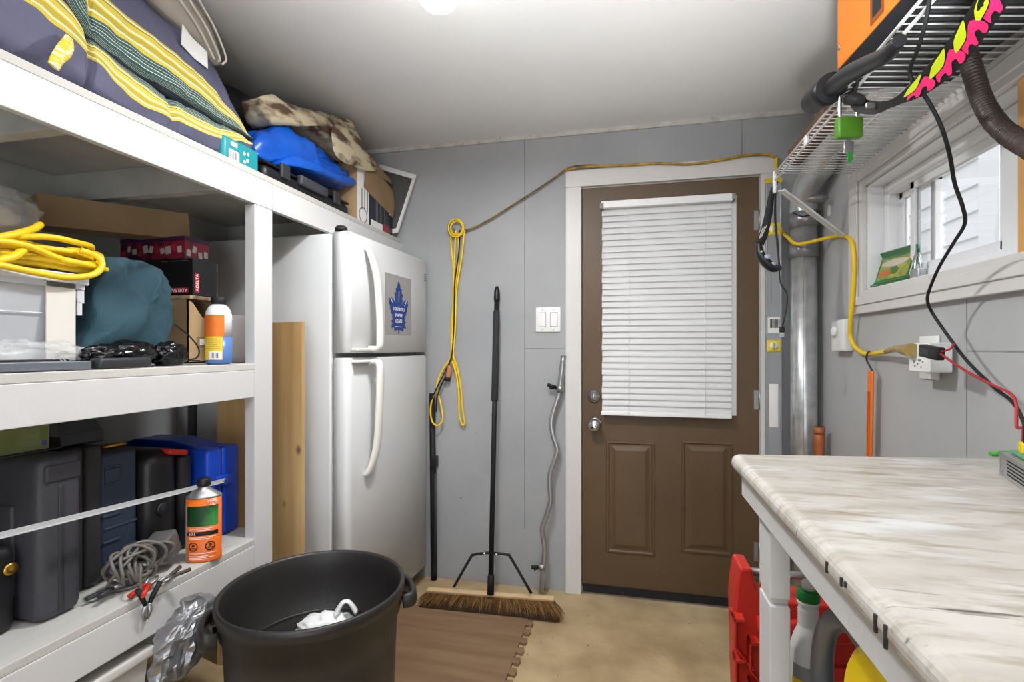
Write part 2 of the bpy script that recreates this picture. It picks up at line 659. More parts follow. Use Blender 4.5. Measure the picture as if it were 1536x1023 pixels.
M_ink = mat('black_print', '17171a', 0.6)
M_marble = None
M_green = mat('green_plastic', '2f8a2f', 0.4)
M_greenlock = mat('green_lock', '4a7d1f', 0.35)
M_tin = mat('green_tin', '1f6b33', 0.25, coat=0.4)
M_pink = mat('pink_print', 'e8266d', 0.6)
M_lime = mat('lime_print', 'c3d41a', 0.6)
M_hose = mat('brown_hose', '3f322e', 0.4)
M_grey = mat('mid_grey_cable', '6b6661', 0.45)
M_grey_jug = mat('silver_jug', '737376', 0.35, 0.35)
M_print = mat('picture_print', '6d8a3a', 0.4, col2='c07a44', nscale=30, lo=0.42, hi=0.58)
M_lampglass = mat('lamp_glass', 'ffffff', 0.3, emit='fffaf2', estr=LAMP_DOME)
M_filltube = mat('fill_tube_glow', 'ffffff', 0.3, emit='f3f7ff', estr=FILL_TUBE)


# ------------------------------------------------------------------ the room
XL, XR, YB, YF, ZC = -1.87, 0.83, 2.57, -1.75, 2.33

fl = MB().box(XL - .1, YF - .1, -.1, XR + .1, YB + .1, 0)
struct(fl.build('floor', M_osb))
add_specks(M_osb, '6a5230', 14, 0.05)
b = MB()
NX, NY = 60, 90
b.box(XL - .1, YF - .1, ZC, XR + .1, YB + .1, ZC + .1)
struct(b.build('ceiling', M_ceil))

dl, dr = P(873, 600, Y=YB).x, P(1138, 600, Y=YB).x          # door slab edges
dzt = 2.038
b = MB()
b.box(XL - .1, YB, 0, dl - .012, YB + .1, ZC)
b.box(dr + .012, YB, 0, XR + .1, YB + .1, ZC)
b.box(dl - .012, YB, dzt + .01, dr + .012, YB + .1, ZC)
w = struct(b.build('wall_back', M_wall))
ox = w.location.x
add_specks(M_wall, '6a6b6c', 5.5, 0.03)
sx1, sx2 = P(787, 500, Y=YB).x, P(1113, 200, Y=YB).x
zc = P(800, 523, Y=YB).z
add_seams(M_wall, xs=[(sx1 - ox, .3, ZC), (sx2 - ox, 2.1, ZC)], hseg=[(0, sx1 - ox, dl - .03 - ox, zc)])

b = MB().box(XL - .1, YF, 0, XL, YB, ZC)
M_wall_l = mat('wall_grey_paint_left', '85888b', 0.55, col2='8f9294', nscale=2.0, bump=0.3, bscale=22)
wl = struct(b.build('wall_left', M_wall_l))
add_seams(M_wall_l, ys=[(P(265, 640, X=XL).y - wl.location.y, 0, ZC)])
b = MB().box(XL - .1, YF - .1, 0, XR + .1, YF, ZC)
struct(b.build('wall_front', mat('wall_front_paint', 'b9babb', 0.6, bump=0.2)))

# right wall with the window opening
wy0 = P(1527, 300, X=XR).y
wy1 = P(1301, 400, X=XR).y
wz0 = P(1301, 436, X=XR).z
wz1 = P(1302, 278, X=XR).z
b = MB()
b.box(XR, YF, 0, XR + .12, wy0, ZC)
b.box(XR, wy1, 0, XR + .12, YB + .1, ZC)
b.box(XR, wy0, 0, XR + .12, wy1, wz0)
b.box(XR, wy0, wz1, XR + .12, wy1, ZC)
w = struct(b.build('wall_right', M_wall_r))
add_specks(M_wall_r, '6f7173', 4.5, 0.03)
ysm = P(1450, 500, X=XR).y
add_seams(M_wall_r, ys=[(ysm - w.location.y, .95, 1.36)], hseg=[(1, .2 - w.location.y, ysm - w.location.y, P(1480, 527, X=XR).z)])

# ceiling edge strip on the back wall
b = MB().box(-1.85, YB - .012, ZC - .022, P(1212, 200, Y=YB).x, YB, ZC)
M_strip = mat('strip_paint', 'c2c0bb', 0.5, col2='b0aca4', nscale=20)
add_specks(M_strip, '8a8172', 30, 0.1)
struct(b.build('trim_1', M_strip))

# --- door 1: casing, slab, hardware
door = bpy.data.objects.new('door_1', None)
COL.objects.link(door)
door.location = ((dl + dr) / 2, YB, 0)
struct(door)
cl = P(849, 600, Y=YB).x
cr = P(1163, 600, Y=YB).x
czt = P(1000, 247, Y=YB).z
b = MB()
b.box(cl, YB - .022, 0, dl - .002, YB + .004, dzt + .004)
b.box(cl, YB - .022, dzt + .004, cr, YB + .004, czt)
b.box(dr + .004, YB - .022, 0, cr, YB + .004, dzt + .004)
b.box(dl - .012, YB, 0, dl - .002, YB + .09, dzt + .004)
b.box(dr + .003, YB, 0, dr + .012, YB + .09, dzt + .004)
b.box(dl - .012, YB, dzt, dr + .012, YB + .09, dzt + .01)
b.build('door_casing', M_trimw, door, bevel=.003)
# slab, with the glazed opening left open
gx0, gx1 = P(915, 400, Y=YB).x, P(1095, 400, Y=YB).x
gz0, gz1 = P(1000, 612, Y=YB).z, P(1000, 308, Y=YB).z
y0, y1 = YB + .004, YB + .045
b = MB()
b.box(dl, y0, .035, gx0, y1, dzt)
b.box(gx1, y0, .035, dr, y1, dzt)
b.box(gx0, y0, .035, gx1, y1, gz0)
b.box(gx0, y0, gz1, gx1, y1, dzt)
b.build('door_slab', M_brown, door)


def raised_panel(x0, x1, z0, z1):
    b = MB()

    def rect(i, y):
        return [(x0 + i, y, z0 + i), (x1 - i, y, z0 + i), (x1 - i, y, z1 - i), (x0 + i, y, z1 - i)]
    prof = [(0, y0), (.004, y0 - .006), (.012, y0 - .007), (.018, y0 - .001), (.024, y0 - .001), (.030, y0 - .002), (.048, y0 - .009), (.052, y0 - .009)]
    rs = [rect(i, y) for i, y in prof]
    for a, c in zip(rs, rs[1:]):
        b.add(a + c, [(k, (k + 1) % 4, 4 + (k + 1) % 4, 4 + k) for k in range(4)])
    b.add(rs[-1], [(0, 1, 2, 3)])
    b.build('raised_panel', M_brown, door)


for px0, px1 in ((909, 983), (1022, 1100)):
    raised_panel(P(px0, 740, Y=YB).x, P(px1, 740, Y=YB).x, P(px0, 829, Y=YB).z, P(px0, 660, Y=YB).z)
# white frame of the glazed opening
b = MB()
fw = .028
for (a0, a1, c0, c1) in ((gx0 - fw, gx0, gz0 - fw, gz1 + fw), (gx1, gx1 + fw, gz0 - fw, gz1 + fw), (gx0, gx1, gz0 - fw, gz0), (gx0, gx1, gz1, gz1 + fw)):
    b.box(a0, y0 - .01, c0, a1, y1 + .01, c1)
b.build('glazing_frame', M_vinyl, door, bevel=.003)
b = MB().box(gx0, y0 + .018, gz0, gx1, y0 + .022, gz1)
b.build('glass_pane', M_glass, door)
b = MB()
for px in (968, 1028):
    x = P(px, 500, Y=YB).x
    b.box(x - .006, y0 + .023, gz0, x + .006, y0 + .03, gz1)
for k in (1, 2):
    z = gz0 + (gz1 - gz0) * k / 3
    b.box(gx0, y0 + .023, z - .006, gx1, y0 + .03, z + .006)
b.build('glazing_bar', M_vinyl, door)
# sweep
b = MB().box(dl + .004, YB - .004, .012, dr - .004, YB + .04, .05)
b.build('door_sweep', M_blackm, door)
# knob and deadbolt
kx, kz = P(892, 636, Y=YB - .03).x, P(892, 637, Y=YB - .03).z
b = MB().lathe([(0, 0), (.033, 0), (.034, -.006), (.028, -.012), (.013, -.016), (.012, -.03), (.022, -.036), (.029, -.046), (.031, -.056), (.027, -.066), (.016, -.072), (0, -.073)], (kx, y0, kz), 32, axis='Y')
b.build('door_knob', M_chrome, door)
bx, bz = P(891, 594, Y=YB).x, P(891, 594, Y=YB).z
b = MB().lathe([(0, 0), (.031, 0), (.032, -.004), (.028, -.012), (.018, -.014), (.017, -.02), (0, -.021)], (bx, y0, bz), 32, axis='Y')
b.rbox(bx - .004, y0 - .034, bz - .017, bx + .004, y0 - .018, bz + .017, .003)
b.build('deadbolt', M_chrome, door)
for zz in (P(1139, 600, Y=YB).z, P(1139, 330, Y=YB).z, .28):
    b = MB().cyl((dr + .004, YB - .006, zz - .045), (dr + .004, YB - .006, zz + .045), .006, seg=12)
    b.box(dr - .02, YB + .0005, zz - .045, dr + .012, YB + .0035, zz + .045)
    b.build('hinge', M_steel, door)

# --- blind on the door
bl = P(902, 450, Y=YB - .03).x
brt = P(1098, 450, Y=YB - .03).x
bzt = P(1000, 299, Y=YB - .03).z
bzb = P(1000, 625, Y=YB - .03).z
t = thing('window_blind', 'white slatted venetian blind hanging closed over the glass of the brown door', 'blind', ((bl + brt) / 2, YB - .03, bzb))
b = MB().rbox(bl, YB - .055, bzt - .03, brt, YB - .008, bzt + .004, .003)
b.build('headrail', M_slat, t)
b = MB()
b.rbox(bl - .006, YB - .058, bzt - .034, bl + .012, YB - .005, bzt - .004, .003)
b.build('bracket', M_gasket, t)
MB().rbox(brt - .004, YB - .058, bzt - .026, brt + .012, YB - .005, bzt + .004, .003).build('bracket', M_gasket, t)
ns = 33
b = MB()
pitch = (bzt - .038 - bzb - .016) / ns
for i in range(ns):
    zc_ = bzb + .022 + pitch * (i + .5)
    ring0, ring1 = [], []
    prof = []
    for k in range(7):
        s = k / 6 - .5
        yy = YB - .030 + s * .017 - .004 * (1 - (2 * s) ** 2)
        prof.append((yy, zc_ - s * -.0300 * 1.12 if False else zc_ + s * .0345))
    back = [(y_ + .0011, z_) for y_, z_ in prof[::-1]]
    pl = prof + back
    dx = .0015 * math.sin(i * 1.7)
    b.prism(pl, lambda a, c, d: (d, a, c), bl + .004 + dx, brt - .004 + dx, smooth=False)
M_slat2 = bpy.data.materials.new('blind_slat')
M_slat2.use_nodes = True
_nt = M_slat2.node_tree
_p = _nt.nodes['Principled BSDF']
_p.inputs['Base Color'].default_value = lin('f0f0f0')
_p.inputs['Roughness'].default_value = .45
_tr = _nt.nodes.new('ShaderNodeBsdfTranslucent')
_tr.inputs[0].default_value = lin('f0f0f0')
_mx = _nt.nodes.new('ShaderNodeMixShader')
_mx.inputs[0].default_value = .4
_nt.links.new(_p.outputs[0], _mx.inputs[1])
_nt.links.new(_tr.outputs[0], _mx.inputs[2])
_nt.links.new(_mx.outputs[0], _nt.nodes['Material Output'].inputs[0])
b.build('slats', M_slat2, t)
b = MB().rbox(bl, YB - .045, bzb, brt - .003, YB - .018, bzb + .02, .003)
b.build('bottom_rail', M_slat, t)
for px in (943, 1058):
    x = P(px, 450, Y=YB - .045).x
    b = MB()
    for q in range(ns):
        pass
    b.cyl((x, YB - .0465, bzb + .01), (x, YB - .0465, bzt - .01), .0011, seg=6)
    b.build('ladder_cord', M_white, t)

# --- window 1 in the right wall
win = bpy.data.objects.new('window_1', None)
COL.objects.link(win)
win.location = (XR, (wy0 + wy1) / 2, wz0)
struct(win)
oy = P(1281, 400, X=XR).y
ozb = P(1281, 473, X=XR).z
ozt = P(1281, 261, X=XR).z
b = MB()


def ogee(n0, n1, z0_, z1_, along, flip=False):
    pass


b.box(XR - .02, wy1, ozb, XR, oy, ozt)
b.box(XR - .02, wy0 - .09, ozb, XR, wy1, wz0)
b.box(XR - .02, wy0 - .09, wz1, XR, wy1, ozt)
b.box(XR - .026, wy1 + .02, ozb + .03, XR - .02, oy - .022, ozt - .02)
b.box(XR - .026, wy0 - .09, ozb + .03, XR - .02, wy1 + .02, wz0 - .018)
b.box(XR - .026, wy0 - .09, wz1 + .02, XR - .02, wy1 + .02, ozt - .02)
b.build('window_casing', M_trimw, win, bevel=.004)
yj = P(1526, 300, X=XR - .012).y
b = MB().box(XR - .012, wy0 - .09, wz0, XR + .07, yj, wz1)
b.build('bare_jamb', M_pine, win, bevel=.002, label='unpainted pine jamb')
b = MB()                                                     # reveal lining
b.box(XR, wy1 - .006, wz0, XR + .11, wy1, wz1)
b.box(XR, wy0, wz0, XR + .11, wy1, wz0 + .006)
b.box(XR, wy0, wz1 - .006, XR + .11, wy1, wz1)
b.build('reveal', M_vinyl, win)
xf_ = XR + .05
b = MB()
fy1, fy0 = wy1 - .006, wy0
yfr = P(1503, 300, X=xf_).y
b.box(xf_ - .002, fy1 - .03, wz0 + .007, xf_ + .058, fy1 - .001, wz1 - .007)
b.box(xf_ - .002, fy0 + .001, wz0 + .007, xf_ + .058, yfr, wz1 - .007)
b.box(xf_, fy0, wz0 + .006, xf_ + .06, fy1, wz0 + .036)
b.box(xf_, fy0, wz1 - .045, xf_ + .06, fy1, wz1 - .006)
b.build('window_frame', M_vinyl, win, bevel=.004)
my1, my0 = P(1366, 300, X=xf_ + .01).y, P(1390, 300, X=xf_ + .01).y


def sash(ya, yb, xo, w1=.022):
    b = MB()
    za, zb = wz0 + .034, wz1 - .043
    b.box(xo, ya, za, xo + .022, ya + w1, zb)
    b.box(xo, yb - w1, za, xo + .022, yb, zb)
    b.box(xo, ya, za, xo + .022, yb, za + w1)
    b.box(xo, ya, zb - w1, xo + .022, yb, zb)
    s = b.build('sash', M_vinyl, win, bevel=.003)
    g = MB().box(xo + .009, ya + w1, za + w1, xo + .013, yb - w1, zb - w1)
    g.build('pane', M_glass, s)


sash(yfr - .004, my1, xf_ + .008, .026)
sash(my0, fy1 - .026, xf_ + .034, .024)

# --- the neighbouring house seen through the panes
t = thing('neighbour_house', 'white clapboard wall of the house next door, seen through the window', 'house', (2.1, 2.6, 0))
b2 = MB()
M_siding = mat('white_siding', 'e6e8ea', 0.5)
yc0, yc1 = P(1503, 300, X=2.07).y, P(1471, 300, X=2.07).y
for i in range(18):
    z0_ = i * .16
    b2.prism([(2.08, z0_), (2.105, z0_ + .162), (2.2, z0_ + .162), (2.2, z0_)], lambda a, c, d: (a, d, c), yc1, 7.5)
b2.build('siding', M_siding, t)
b = MB().box(2.06, yc0, 0, 2.2, yc1, 2.9)
b.build('corner_board', M_siding, t)
gr = MB().box(-6, YB + .12, -.12, 8, 12, -.1)
struct(gr.build('ground', mat('pale_ground', 'b9b6ae', 0.9)))
gr = MB().box(XR + .13, -6, -.12, 8, YB + .12, -.1)
struct(gr.build('ground_side', mat('pale_ground', 'b9b6ae', 0.9)))

# --- round ceiling lamp, then two unseen tubes added as fill light
lx, ly = P(660, 16, Z=2.212).x, P(660, 16, Z=2.212).y - .012
t = thing('ceiling_lamp', 'round white glowing ceiling lamp at the top of the photo', 'lamp', (lx, ly, 2.22))
MB().lathe([(0, ZC), (.08, ZC), (.08, ZC - .02), (.06, ZC - .03), (0, ZC - .03)], (lx, ly, 0), 32).build('lamp_base', M_white, t)
MB().lathe([(0, 2.212), (.028, 2.214), (.046, 2.222), (.059, 2.24), (.062, 2.268), (.055, 2.298), (0, 2.30)], (lx, ly, 0), 32).build('lamp_shade', M_lampglass, t)
for i, (tx, ty) in enumerate(((-.5, -.35), (-.5, -1.25))):
    t = thing('fill_tube', 'added white fill-light tube hanging unseen from the ceiling behind the camera, %s' % ('nearest the camera' if i == 0 else 'by the rear wall'), 'lamp', (tx, ty, 2.24))
    zl = 2.27
    MB().cyl((tx - .59, ty, zl), (tx + .59, ty, zl), .022).build('tube', M_filltube, t)
    for k in (-.5, .5):
        MB().cyl((tx + k * 1.2, ty, zl + .031), (tx + k * 1.2, ty, ZC), .004).build('hanger', M_steel, t)
        MB().box(tx + k * 1.2 - .015, ty - .02, zl - .03, tx + k * 1.2 + .015, ty + .02, zl + .03).build('socket', M_white, t)

# --- foam mat tile
mx0, mx1, my0_, my1_ = P(600, 912, Z=.01).x - .02, P(788, 940, Z=.01).x, 1.63, 2.255
pl = [(mx0, my0_), (mx1, my0_)]
nt_ = 9
st = (my1_ - my0_) / nt_
for i in range(nt_):
    ya = my0_ + i * st
    pl += [(mx1, ya + st * .30), (mx1 + .008, ya + st * .22), (mx1 + .026, ya + st * .20), (mx1 + .030, ya + st * .50), (mx1 + .026, ya + st * .80), (mx1 + .008, ya + st * .78), (mx1, ya + st * .70)]
pl += [(mx1, my1_), (mx0, my1_)]
b = MB().prism(pl, lambda a, c, d: (a, c, d), 0, .011)
t = b.build('foam_floor_mat', [M_foam], None)
tag(t, 'brown foam floor mat with jigsaw edge on the floor before the fridge', 'floor mat')
b = MB().box(mx0 - .05, my0_, 0, mx0 - .004, my1_ + .1, .016)
tag(b.build('mat_border', M_foam_dark), 'dark brown foam edging strip lying along the foot of the fridge', 'mat edging')

# ------------------------------------------------------------------ left: timber shelving
SX = -1.2                       # front plane of the shelving
ZT, ZM, ZL = 1.825, 1.185, .607  # board tops
PY0, PY1 = 1.442, 1.527
YN = .1                          # near end of the shelving, outside the picture
t = thing('storage_shelving', 'tall white painted timber shelving unit with three grey boards along the left wall', 'shelving', (-1.53, 1.3, 0))
S_UNIT = t


def brd(name, x0, y0_, z0, x1, y1_, z1, m, bev=.002):
    return MB().box(x0, y0_, z0, x1, y1_, z1).build(name, m, t, bevel=bev)


brd('shelf_board', XL, YN, ZT - .022, SX - .001, YB, ZT - .0012, M_shelfgrey)
brd('shelf_board', XL, YN, ZM - .022, SX - .001, PY1 - .002, ZM - .0012, M_shelfgrey)
brd('shelf_board', XL, YN, ZL - .022, SX - .001, PY1 - .002, ZL - .0012, M_shelfgrey)
brd('front_rail', SX - .02, YN, 1.712, SX, PY1 - .001, ZT - .0225, M_shelfw)
brd('front_rail', SX - .02, PY1 + .001, 1.712, SX, YB, ZT - .0225, M_shelfw)
brd('front_rail', SX - .02, YN + .08, 1.073, SX, PY0 - .001, ZM - .0225, M_shelfw)
brd('front_rail', SX - .02, YN + .08, .492, SX, PY0 - .001, ZL - .0225, M_shelfw)
brd('post', SX - .038, PY0, 0, SX, PY1, 1.711, M_shelfw)
brd('post', SX - .038, YN, 0, SX, YN + .078, 1.711, M_shelfw)
M_rafter = mat('raw_grey_rafter', 'a2a29f', 0.6, col2='b4b4b0', nscale=8)
for yy in (P(40, 197, Z=1.712).y, P(230, 292, Z=1.712).y, 2.02):
    brd('joist', XL, yy, 1.712, SX - .021, yy + .036, ZT - .0225, M_rafter)
brd('wall_ledger', XL, YN, 1.69, XL + .036, YB, ZT - .0225, M_rafter)
for z in (ZM, ZL):
    brd('wall_ledger', XL, YN, z - .11, XL + .036, PY0, z - .0225, M_shelfw)
for yy in (.55, 1.1):
    for z in (ZM, ZL):
        brd('joist', XL + .037, yy, z - .11, SX - .021, yy + .036, z - .0225, M_shelfw)

# plywood board in front of the fridge side
t = thing('plywood_board', 'bare plywood board with knots standing upright between shelving post and fridge', 'board', (-1.41, 1.68, 0))
MB().box(P(328, 700, Y=1.68).x, 1.672, 0, P(455, 600, Y=1.68).x, 1.69, 1.333).build('sheet', M_ply, t, bevel=.001)

# ------------------------------------------------------------------ fridge
f = thing('refrigerator', 'white top-freezer refrigerator with long curved handles in the back left corner', 'refrigerator', (-1.065, 1.79, 0), rotz=math.radians(-2.0))
FW = .733
MB().rbox(-.74, .0, .05, -.078, FW, 1.69, .012).build('body', M_fridge, f, local=True)
MB().box(-.70, .02, .0, -.10, FW - .02, .06).build('kickplate', M_blackm, f, local=True)


def fdoor(z0, z1):
    """door slab with rolled edges: outline in plan, pushed up"""
    pl = [(-.066, 0)] + [(-.026 + .026 * math.sin(a), .03 - .03 * math.cos(a)) for a in [i * math.pi / 2 / 6 for i in range(7)]]
    pl += [(0.0, FW - .016), (-.005, FW - .004), (-.016, FW), (-.066, FW)]
    b = MB()
    n = len(pl)
    rings = []
    for z, k in ((z0, .006), (z0 + .006, 0), (z1 - .008, 0), (z1, .008)):
        rings.append([Vector((max(-.066, x - k) if x > -.06 else x, min(max(y_, k), FW - k), z)) for x, y_ in pl])
    b.rings(rings, smooth=True)
    return b


zs = 1.205
d1 = fdoor(zs + .009, 1.697).build('freezer_door', M_fridge, f, local=True)
d2 = fdoor(.085, zs - .009).build('fridge_door', M_fridge, f, local=True)
MB().box(-.078, .012, zs - .05, -.067, FW - .012, 1.68).build('gasket', M_gasket, f, local=True)
MB().box(-.078, .012, .09, -.067, FW - .012, zs - .06).build('gasket', M_gasket, f, local=True)


def handle(top):
    hy = .135
    if top:
        pts = [(.001, hy - .012, 1.645), (.020, hy - .01, 1.63), (.046, hy, 1.53), (.058, hy, 1.40), (.062, hy, 1.29), (.056, hy, 1.236), (.012, hy - .002, 1.234)]
        rs = [.015, .020, .022, .022, .023, .023, .017]
    else:
        pts = [(.012, hy - .002, 1.176), (.056, hy, 1.174), (.062, hy, 1.11), (.058, hy, .98), (.046, hy, .83), (.020, hy - .01, .73), (.001, hy - .012, .71)]
        rs = [.017, .023, .023, .022, .022, .020, .015]
    b = MB().tube([Vector(p) for p in pts], rs, 12, smooth=6, flat=.62)
    zz = zs + .018 if top else zs - .03
    b.rbox(-.002, hy - .115, zz, .03, hy + .012, zz + .012, .004)
    return b


handle(True).build('handle', M_handle, d1, local=True)
handle(False).build('handle', M_handle, d2, local=True)
MB().lathe([(.0, .0), (.024, 0), (.024, .012), (.018, .02), (0, .022)], (-.045, .02, 1.698), 20).build('hinge_cap', M_blackm, f, local=True)
b = MB()
for i in range(4):
    b.box(.0, FW - .035, 1.585 + i * .0105, .002, FW - .010, 1.5925 + i * .0105)
b.build('badge', M_gasket, f, local=True)
b = MB().box(-.40, -.0006, .82, -.36, .0, .826)
b.build('scratch', M_ink, f, local=True, label='dark scratch on the fridge side')

# magnet sheet on the freezer door (own thing), in the fridge's frame
FM = Matrix.Translation(f.location) @ Matrix.Rotation(math.radians(-2.0), 4, 'Z')


def fl_at(px, py):
    """fridge-local y, z of a pixel on the door face"""
    o = FM.inverted() @ Vector((0, 0, CZ))
    p = FM.inverted() @ P(px, py, X=-1)
    d = p - o
    q = o + d * (-o.x / d.x)
    return q.y, q.z


ma0, mz1 = fl_at(577, 408)
ma1, mz1b = fl_at(616, 420)
_, mz0 = fl_at(577, 501)
mg = thing('fridge_magnet', 'grey magnet sheet with a blue maple leaf emblem on the freezer door', 'magnet', FM @ Vector((0.0005, (ma0 + ma1) / 2, mz0)), rotz=math.radians(-2.0))
mw, mh = ma1 - ma0, mz1 - mz0
MB().box(0, -mw / 2, 0, .0015, mw / 2, mh).build('sheet', M_magnet, mg, local=True)
RH = [(265, 195), (284, 255), (290, 300), (310, 308), (304, 362), (326, 384), (314, 440), (321, 480), (305, 525), (340, 470), (368, 445), (376, 470), (400, 455), (394, 495), (403, 522), (388, 560), (386, 610), (368, 640), (378, 652),
      (352, 688), (362, 715), (346, 738), (372, 768), (354, 792), (372, 865), (332, 850), (326, 908), (288, 882), (271, 890), (274, 940)]
pl = [((x - 265) / 360, 1 - (y_ - 130) / 820) for x, y_ in RH]
pl = pl + [(-a, c) for a, c in pl[::-1][:-1]]
b = MB()
n = len(pl)
b.add([(.0022, a * mw * .98, c * mh) for a, c in pl] + [(.0022, 0, .38 * mh)], [(i, (i + 1) % n, n) for i in range(n)])
b.build('leaf_emblem', M_leaf, mg, local=True, fixn=False)
for (a0, c0, a1, c1) in ((0, .55, 0, .74), (.22, .5, .30, .60), (-.22, .5, -.30, .60), (-.14, .135, .14, .135)):
    MB().tube([Vector((.0026, a0 * mw, c0 * mh)), Vector((.0026, a1 * mw, c1 * mh))], .0012, 5).build('leaf_vein', M_paper, mg, local=True)
for s, z, sz, sx_ in (('TORONTO', .43, .062, 1.35), ('MAPLE', .325, .062, 1.35), ('LEAFS', .228, .066, 1.35)):
    text(s, mh * sz * 1.3, frame((.0027, 0, z * mh), (0, 1, 0), (0, 0, 1)), M_paper, mg, local=True, sx=sx_ * .78)

# ------------------------------------------------------------------ top shelf
M_stripeY = stripe_mat('yellow_stripes', [(0, 'c9b440'), (.16, 'f0ead0'), (.22, 'b3a038'), (.45, 'd8c556'), (.52, 'f3efdc'), (.58, 'cdb846'), (.80, '8c8232'), (.86, 'efe9cc'), (.92, 'c2ad3c')])
M_stripeG = stripe_mat('green_stripes', [(0, '2d4a4c'), (.2, 'c9d2c4'), (.26, '3c5c5a'), (.5, '51706a'), (.56, 'd3d9cc'), (.62, '2a4547'), (.85, 'b9c2b2'), (.9, '40605c')], reps=1.5)


def pad(secs, name_l, seed, xb=-1.80):
    """long cushion along Y; secs: (y, x_front, z_bottom, z_b0, z_b1, z_g, z_top). Front from below up: plain face, yellow band, green band, plain top.
    band order flips with invert"""
    rings = []
    q, _ = None, None
    for (y_, xf_, zz) in secs:
        # zz: list of 6 z values up the front: bottom, b0, b1, g1, top
        r = []
        zb, za0, za1, za2, zt = zz
        back = xb
        r += [Vector((back, y_, zb)), Vector((back * .5 + xf_ * .5, y_, zb)), Vector((xf_ - .05, y_, zb)), Vector((xf_ - .008, y_, zb + (za0 - zb) * .35))]
        r += [Vector((xf_ + .004, y_, za0)), Vector((xf_ - .002, y_, za1)), Vector((xf_ - .014, y_, za2)), Vector((xf_ - .06, y_, zt))]
        r += [Vector((back * .5 + xf_ * .5, y_, zt - .004)), Vector((back, y_, zt))]
        rings.append(r)
    return rings


def make_pad(secs, order, label, seed, names):
    rings = pad(secs, '', seed)
    # resample along the length
    k = len(rings[0])
    cols = [spline([r[a] for r in rings], 8)[0] for a in range(k)]
    dense = [[cols[a][i] for a in range(k)] for i in range(len(cols[0]))]
    # resample around
    fine, idx = [], []
    for r in dense:
        rr = []
        for a in range(k):
            p, q = r[a], r[(a + 1) % k]
            for s in range(4):
                rr.append(p.lerp(q, s / 4))
        fine.append(rr)
    t = thing('chaise_cushion', label, 'cushion', (-1.5, 1.0, ZT), 'striped cushions on the top shelf')

    def seg(a):
        return (a // 4) % k
    groups = {'cover': [], 'yellow_band': [], 'green_band': []}
    b = MB()
    b.rings(fine, cap=True, smooth=True)
    b.noise(.006, 12, seed)
    b.noise(.004, 30, seed + 1)
    K = k * 4
    nsec = len(fine)
    out = {'cover': MB(), 'yellow_band': MB(), 'green_band': MB()}
    for fi, fc in enumerate(b.f):
        if len(fc) != 4:
            out['cover'].add([b.v[i] for i in fc], [list(range(len(fc)))])
            continue
        i, a = divmod(fi, K)
        s = seg(a)
        nm = names.get(s, 'cover')
        o = out[nm]
        base = len(o.v)
        o.v += [b.v[j].copy() for j in fc]
        o.uv[len(o.f)] = [(i / nsec, (a % 4) / 4), (i / nsec, (a % 4 + 1) / 4), ((i + 1) / nsec, (a % 4 + 1) / 4), ((i + 1) / nsec, (a % 4) / 4)]
        o.f.append([base, base + 1, base + 2, base + 3])
        o.mi.append(0)
        o.sm.append(True)
    for nm, m in (('cover', M_purple), ('yellow_band', M_stripeY), ('green_band', M_stripeG)):
        if out[nm].f:
            ob = out[nm].build(nm, m, t, fixn=False)
            bm = bmesh.new()
            bm.from_mesh(ob.data)
            bmesh.ops.remove_doubles(bm, verts=bm.verts[:], dist=1e-5)
            bmesh.ops.recalc_face_normals(bm, faces=bm.faces[:])
            bm.to_mesh(ob.data)
            bm.free()
    return t


def zp(px, py, X):
    q = P(px, py, X=X)
    return q.y, q.z


def secs_from(cols, X, zb):
    """cols: px columns with the photo heights of band edges measured on the plane X"""
    out = []
    for (px, ys) in cols:
        zz = [P(px, y_, X=X).z for y_ in ys]
        y_ = P(px, 300, X=X).y
        out.append((y_, X, zz))
    return out


# lower pad: z bottom on the shelf; band edges from the photo
XA = -1.235
def dip(px):
    return .016 * math.exp(-((px - 137) / 7) ** 2) + .014 * math.exp(-((px - 261) / 7) ** 2)


def densify(cols):
    out = []
    xs = sorted(set([c[0] for c in cols] + [124, 131, 137, 143, 150, 248, 255, 261, 267, 274]))
    for x in xs:
        for c0, c1 in zip(cols, cols[1:]):
            if c0[0] <= x <= c1[0]:
                k = (x - c0[0]) / (c1[0] - c0[0])
                out.append([x] + [u + (v - u) * k for u, v in zip(c0[1:], c1[1:])])
                break
    return out


LOW = [(-160, -95, -165, -185, -190), (-60, -35, -85, -100, -108), (20, -8, -52, -62, -66), (95, 47, 4, -6, -10), (140, 88, 62, 54, 50), (190, 141, 108, 95, 92), (250, 177, 152, 140, 136), (300, 199, 180, 168, 165), (345, 211, 198, 192, 189), (378, 217, 213, 210, 207)]
lowcols = []
for px, b0, b1, g1, tp in densify(LOW):
    y_ = P(px, 300, X=XA).y
    zz = [ZT + .002] + [P(px, v, X=XA).z for v in (b0, b1, g1, tp)]
    if px > 340:
        zz[0] = ZT + .012 + (px - 345) * .001
    lowcols.append((y_, XA - dip(px), zz))
make_pad(lowcols, ('yellow_band', 'green_band'), 'lower slate purple lounge cushion with yellow striped edge lying on the top shelf', 3, {4: 'yellow_band', 5: 'green_band', 6: 'green_band'})
XU = -1.235
UP = [(-160, -215, -205, -225, -285, -370), (-60, -125, -115, -150, -200, -300), (20, -68, -62, -104, -142, -235), (95, -2, -8, -44, -66, -150), (140, 58, 50, 22, -25, -105), (190, 102, 94, 66, 22, -48), (250, 138, 130, 109, 67, 8), (300, 168, 163, 146, 110, 52), (345, 192, 189, 178, 158, 100), (372, 203, 204, 200, 191, 160), (383, 212, 212, 210, 207, 200)]
upcols = []
for px, bt, g0, y0_, y1_, tp in densify(UP):
    y_ = P(px, 300, X=XU).y
    zz = sorted(P(px, v - (5 if px < 340 else 2), X=XU).z for v in (bt, g0, y0_, y1_, tp))
    upcols.append((y_, XU - dip(px + 120) * .6, zz))
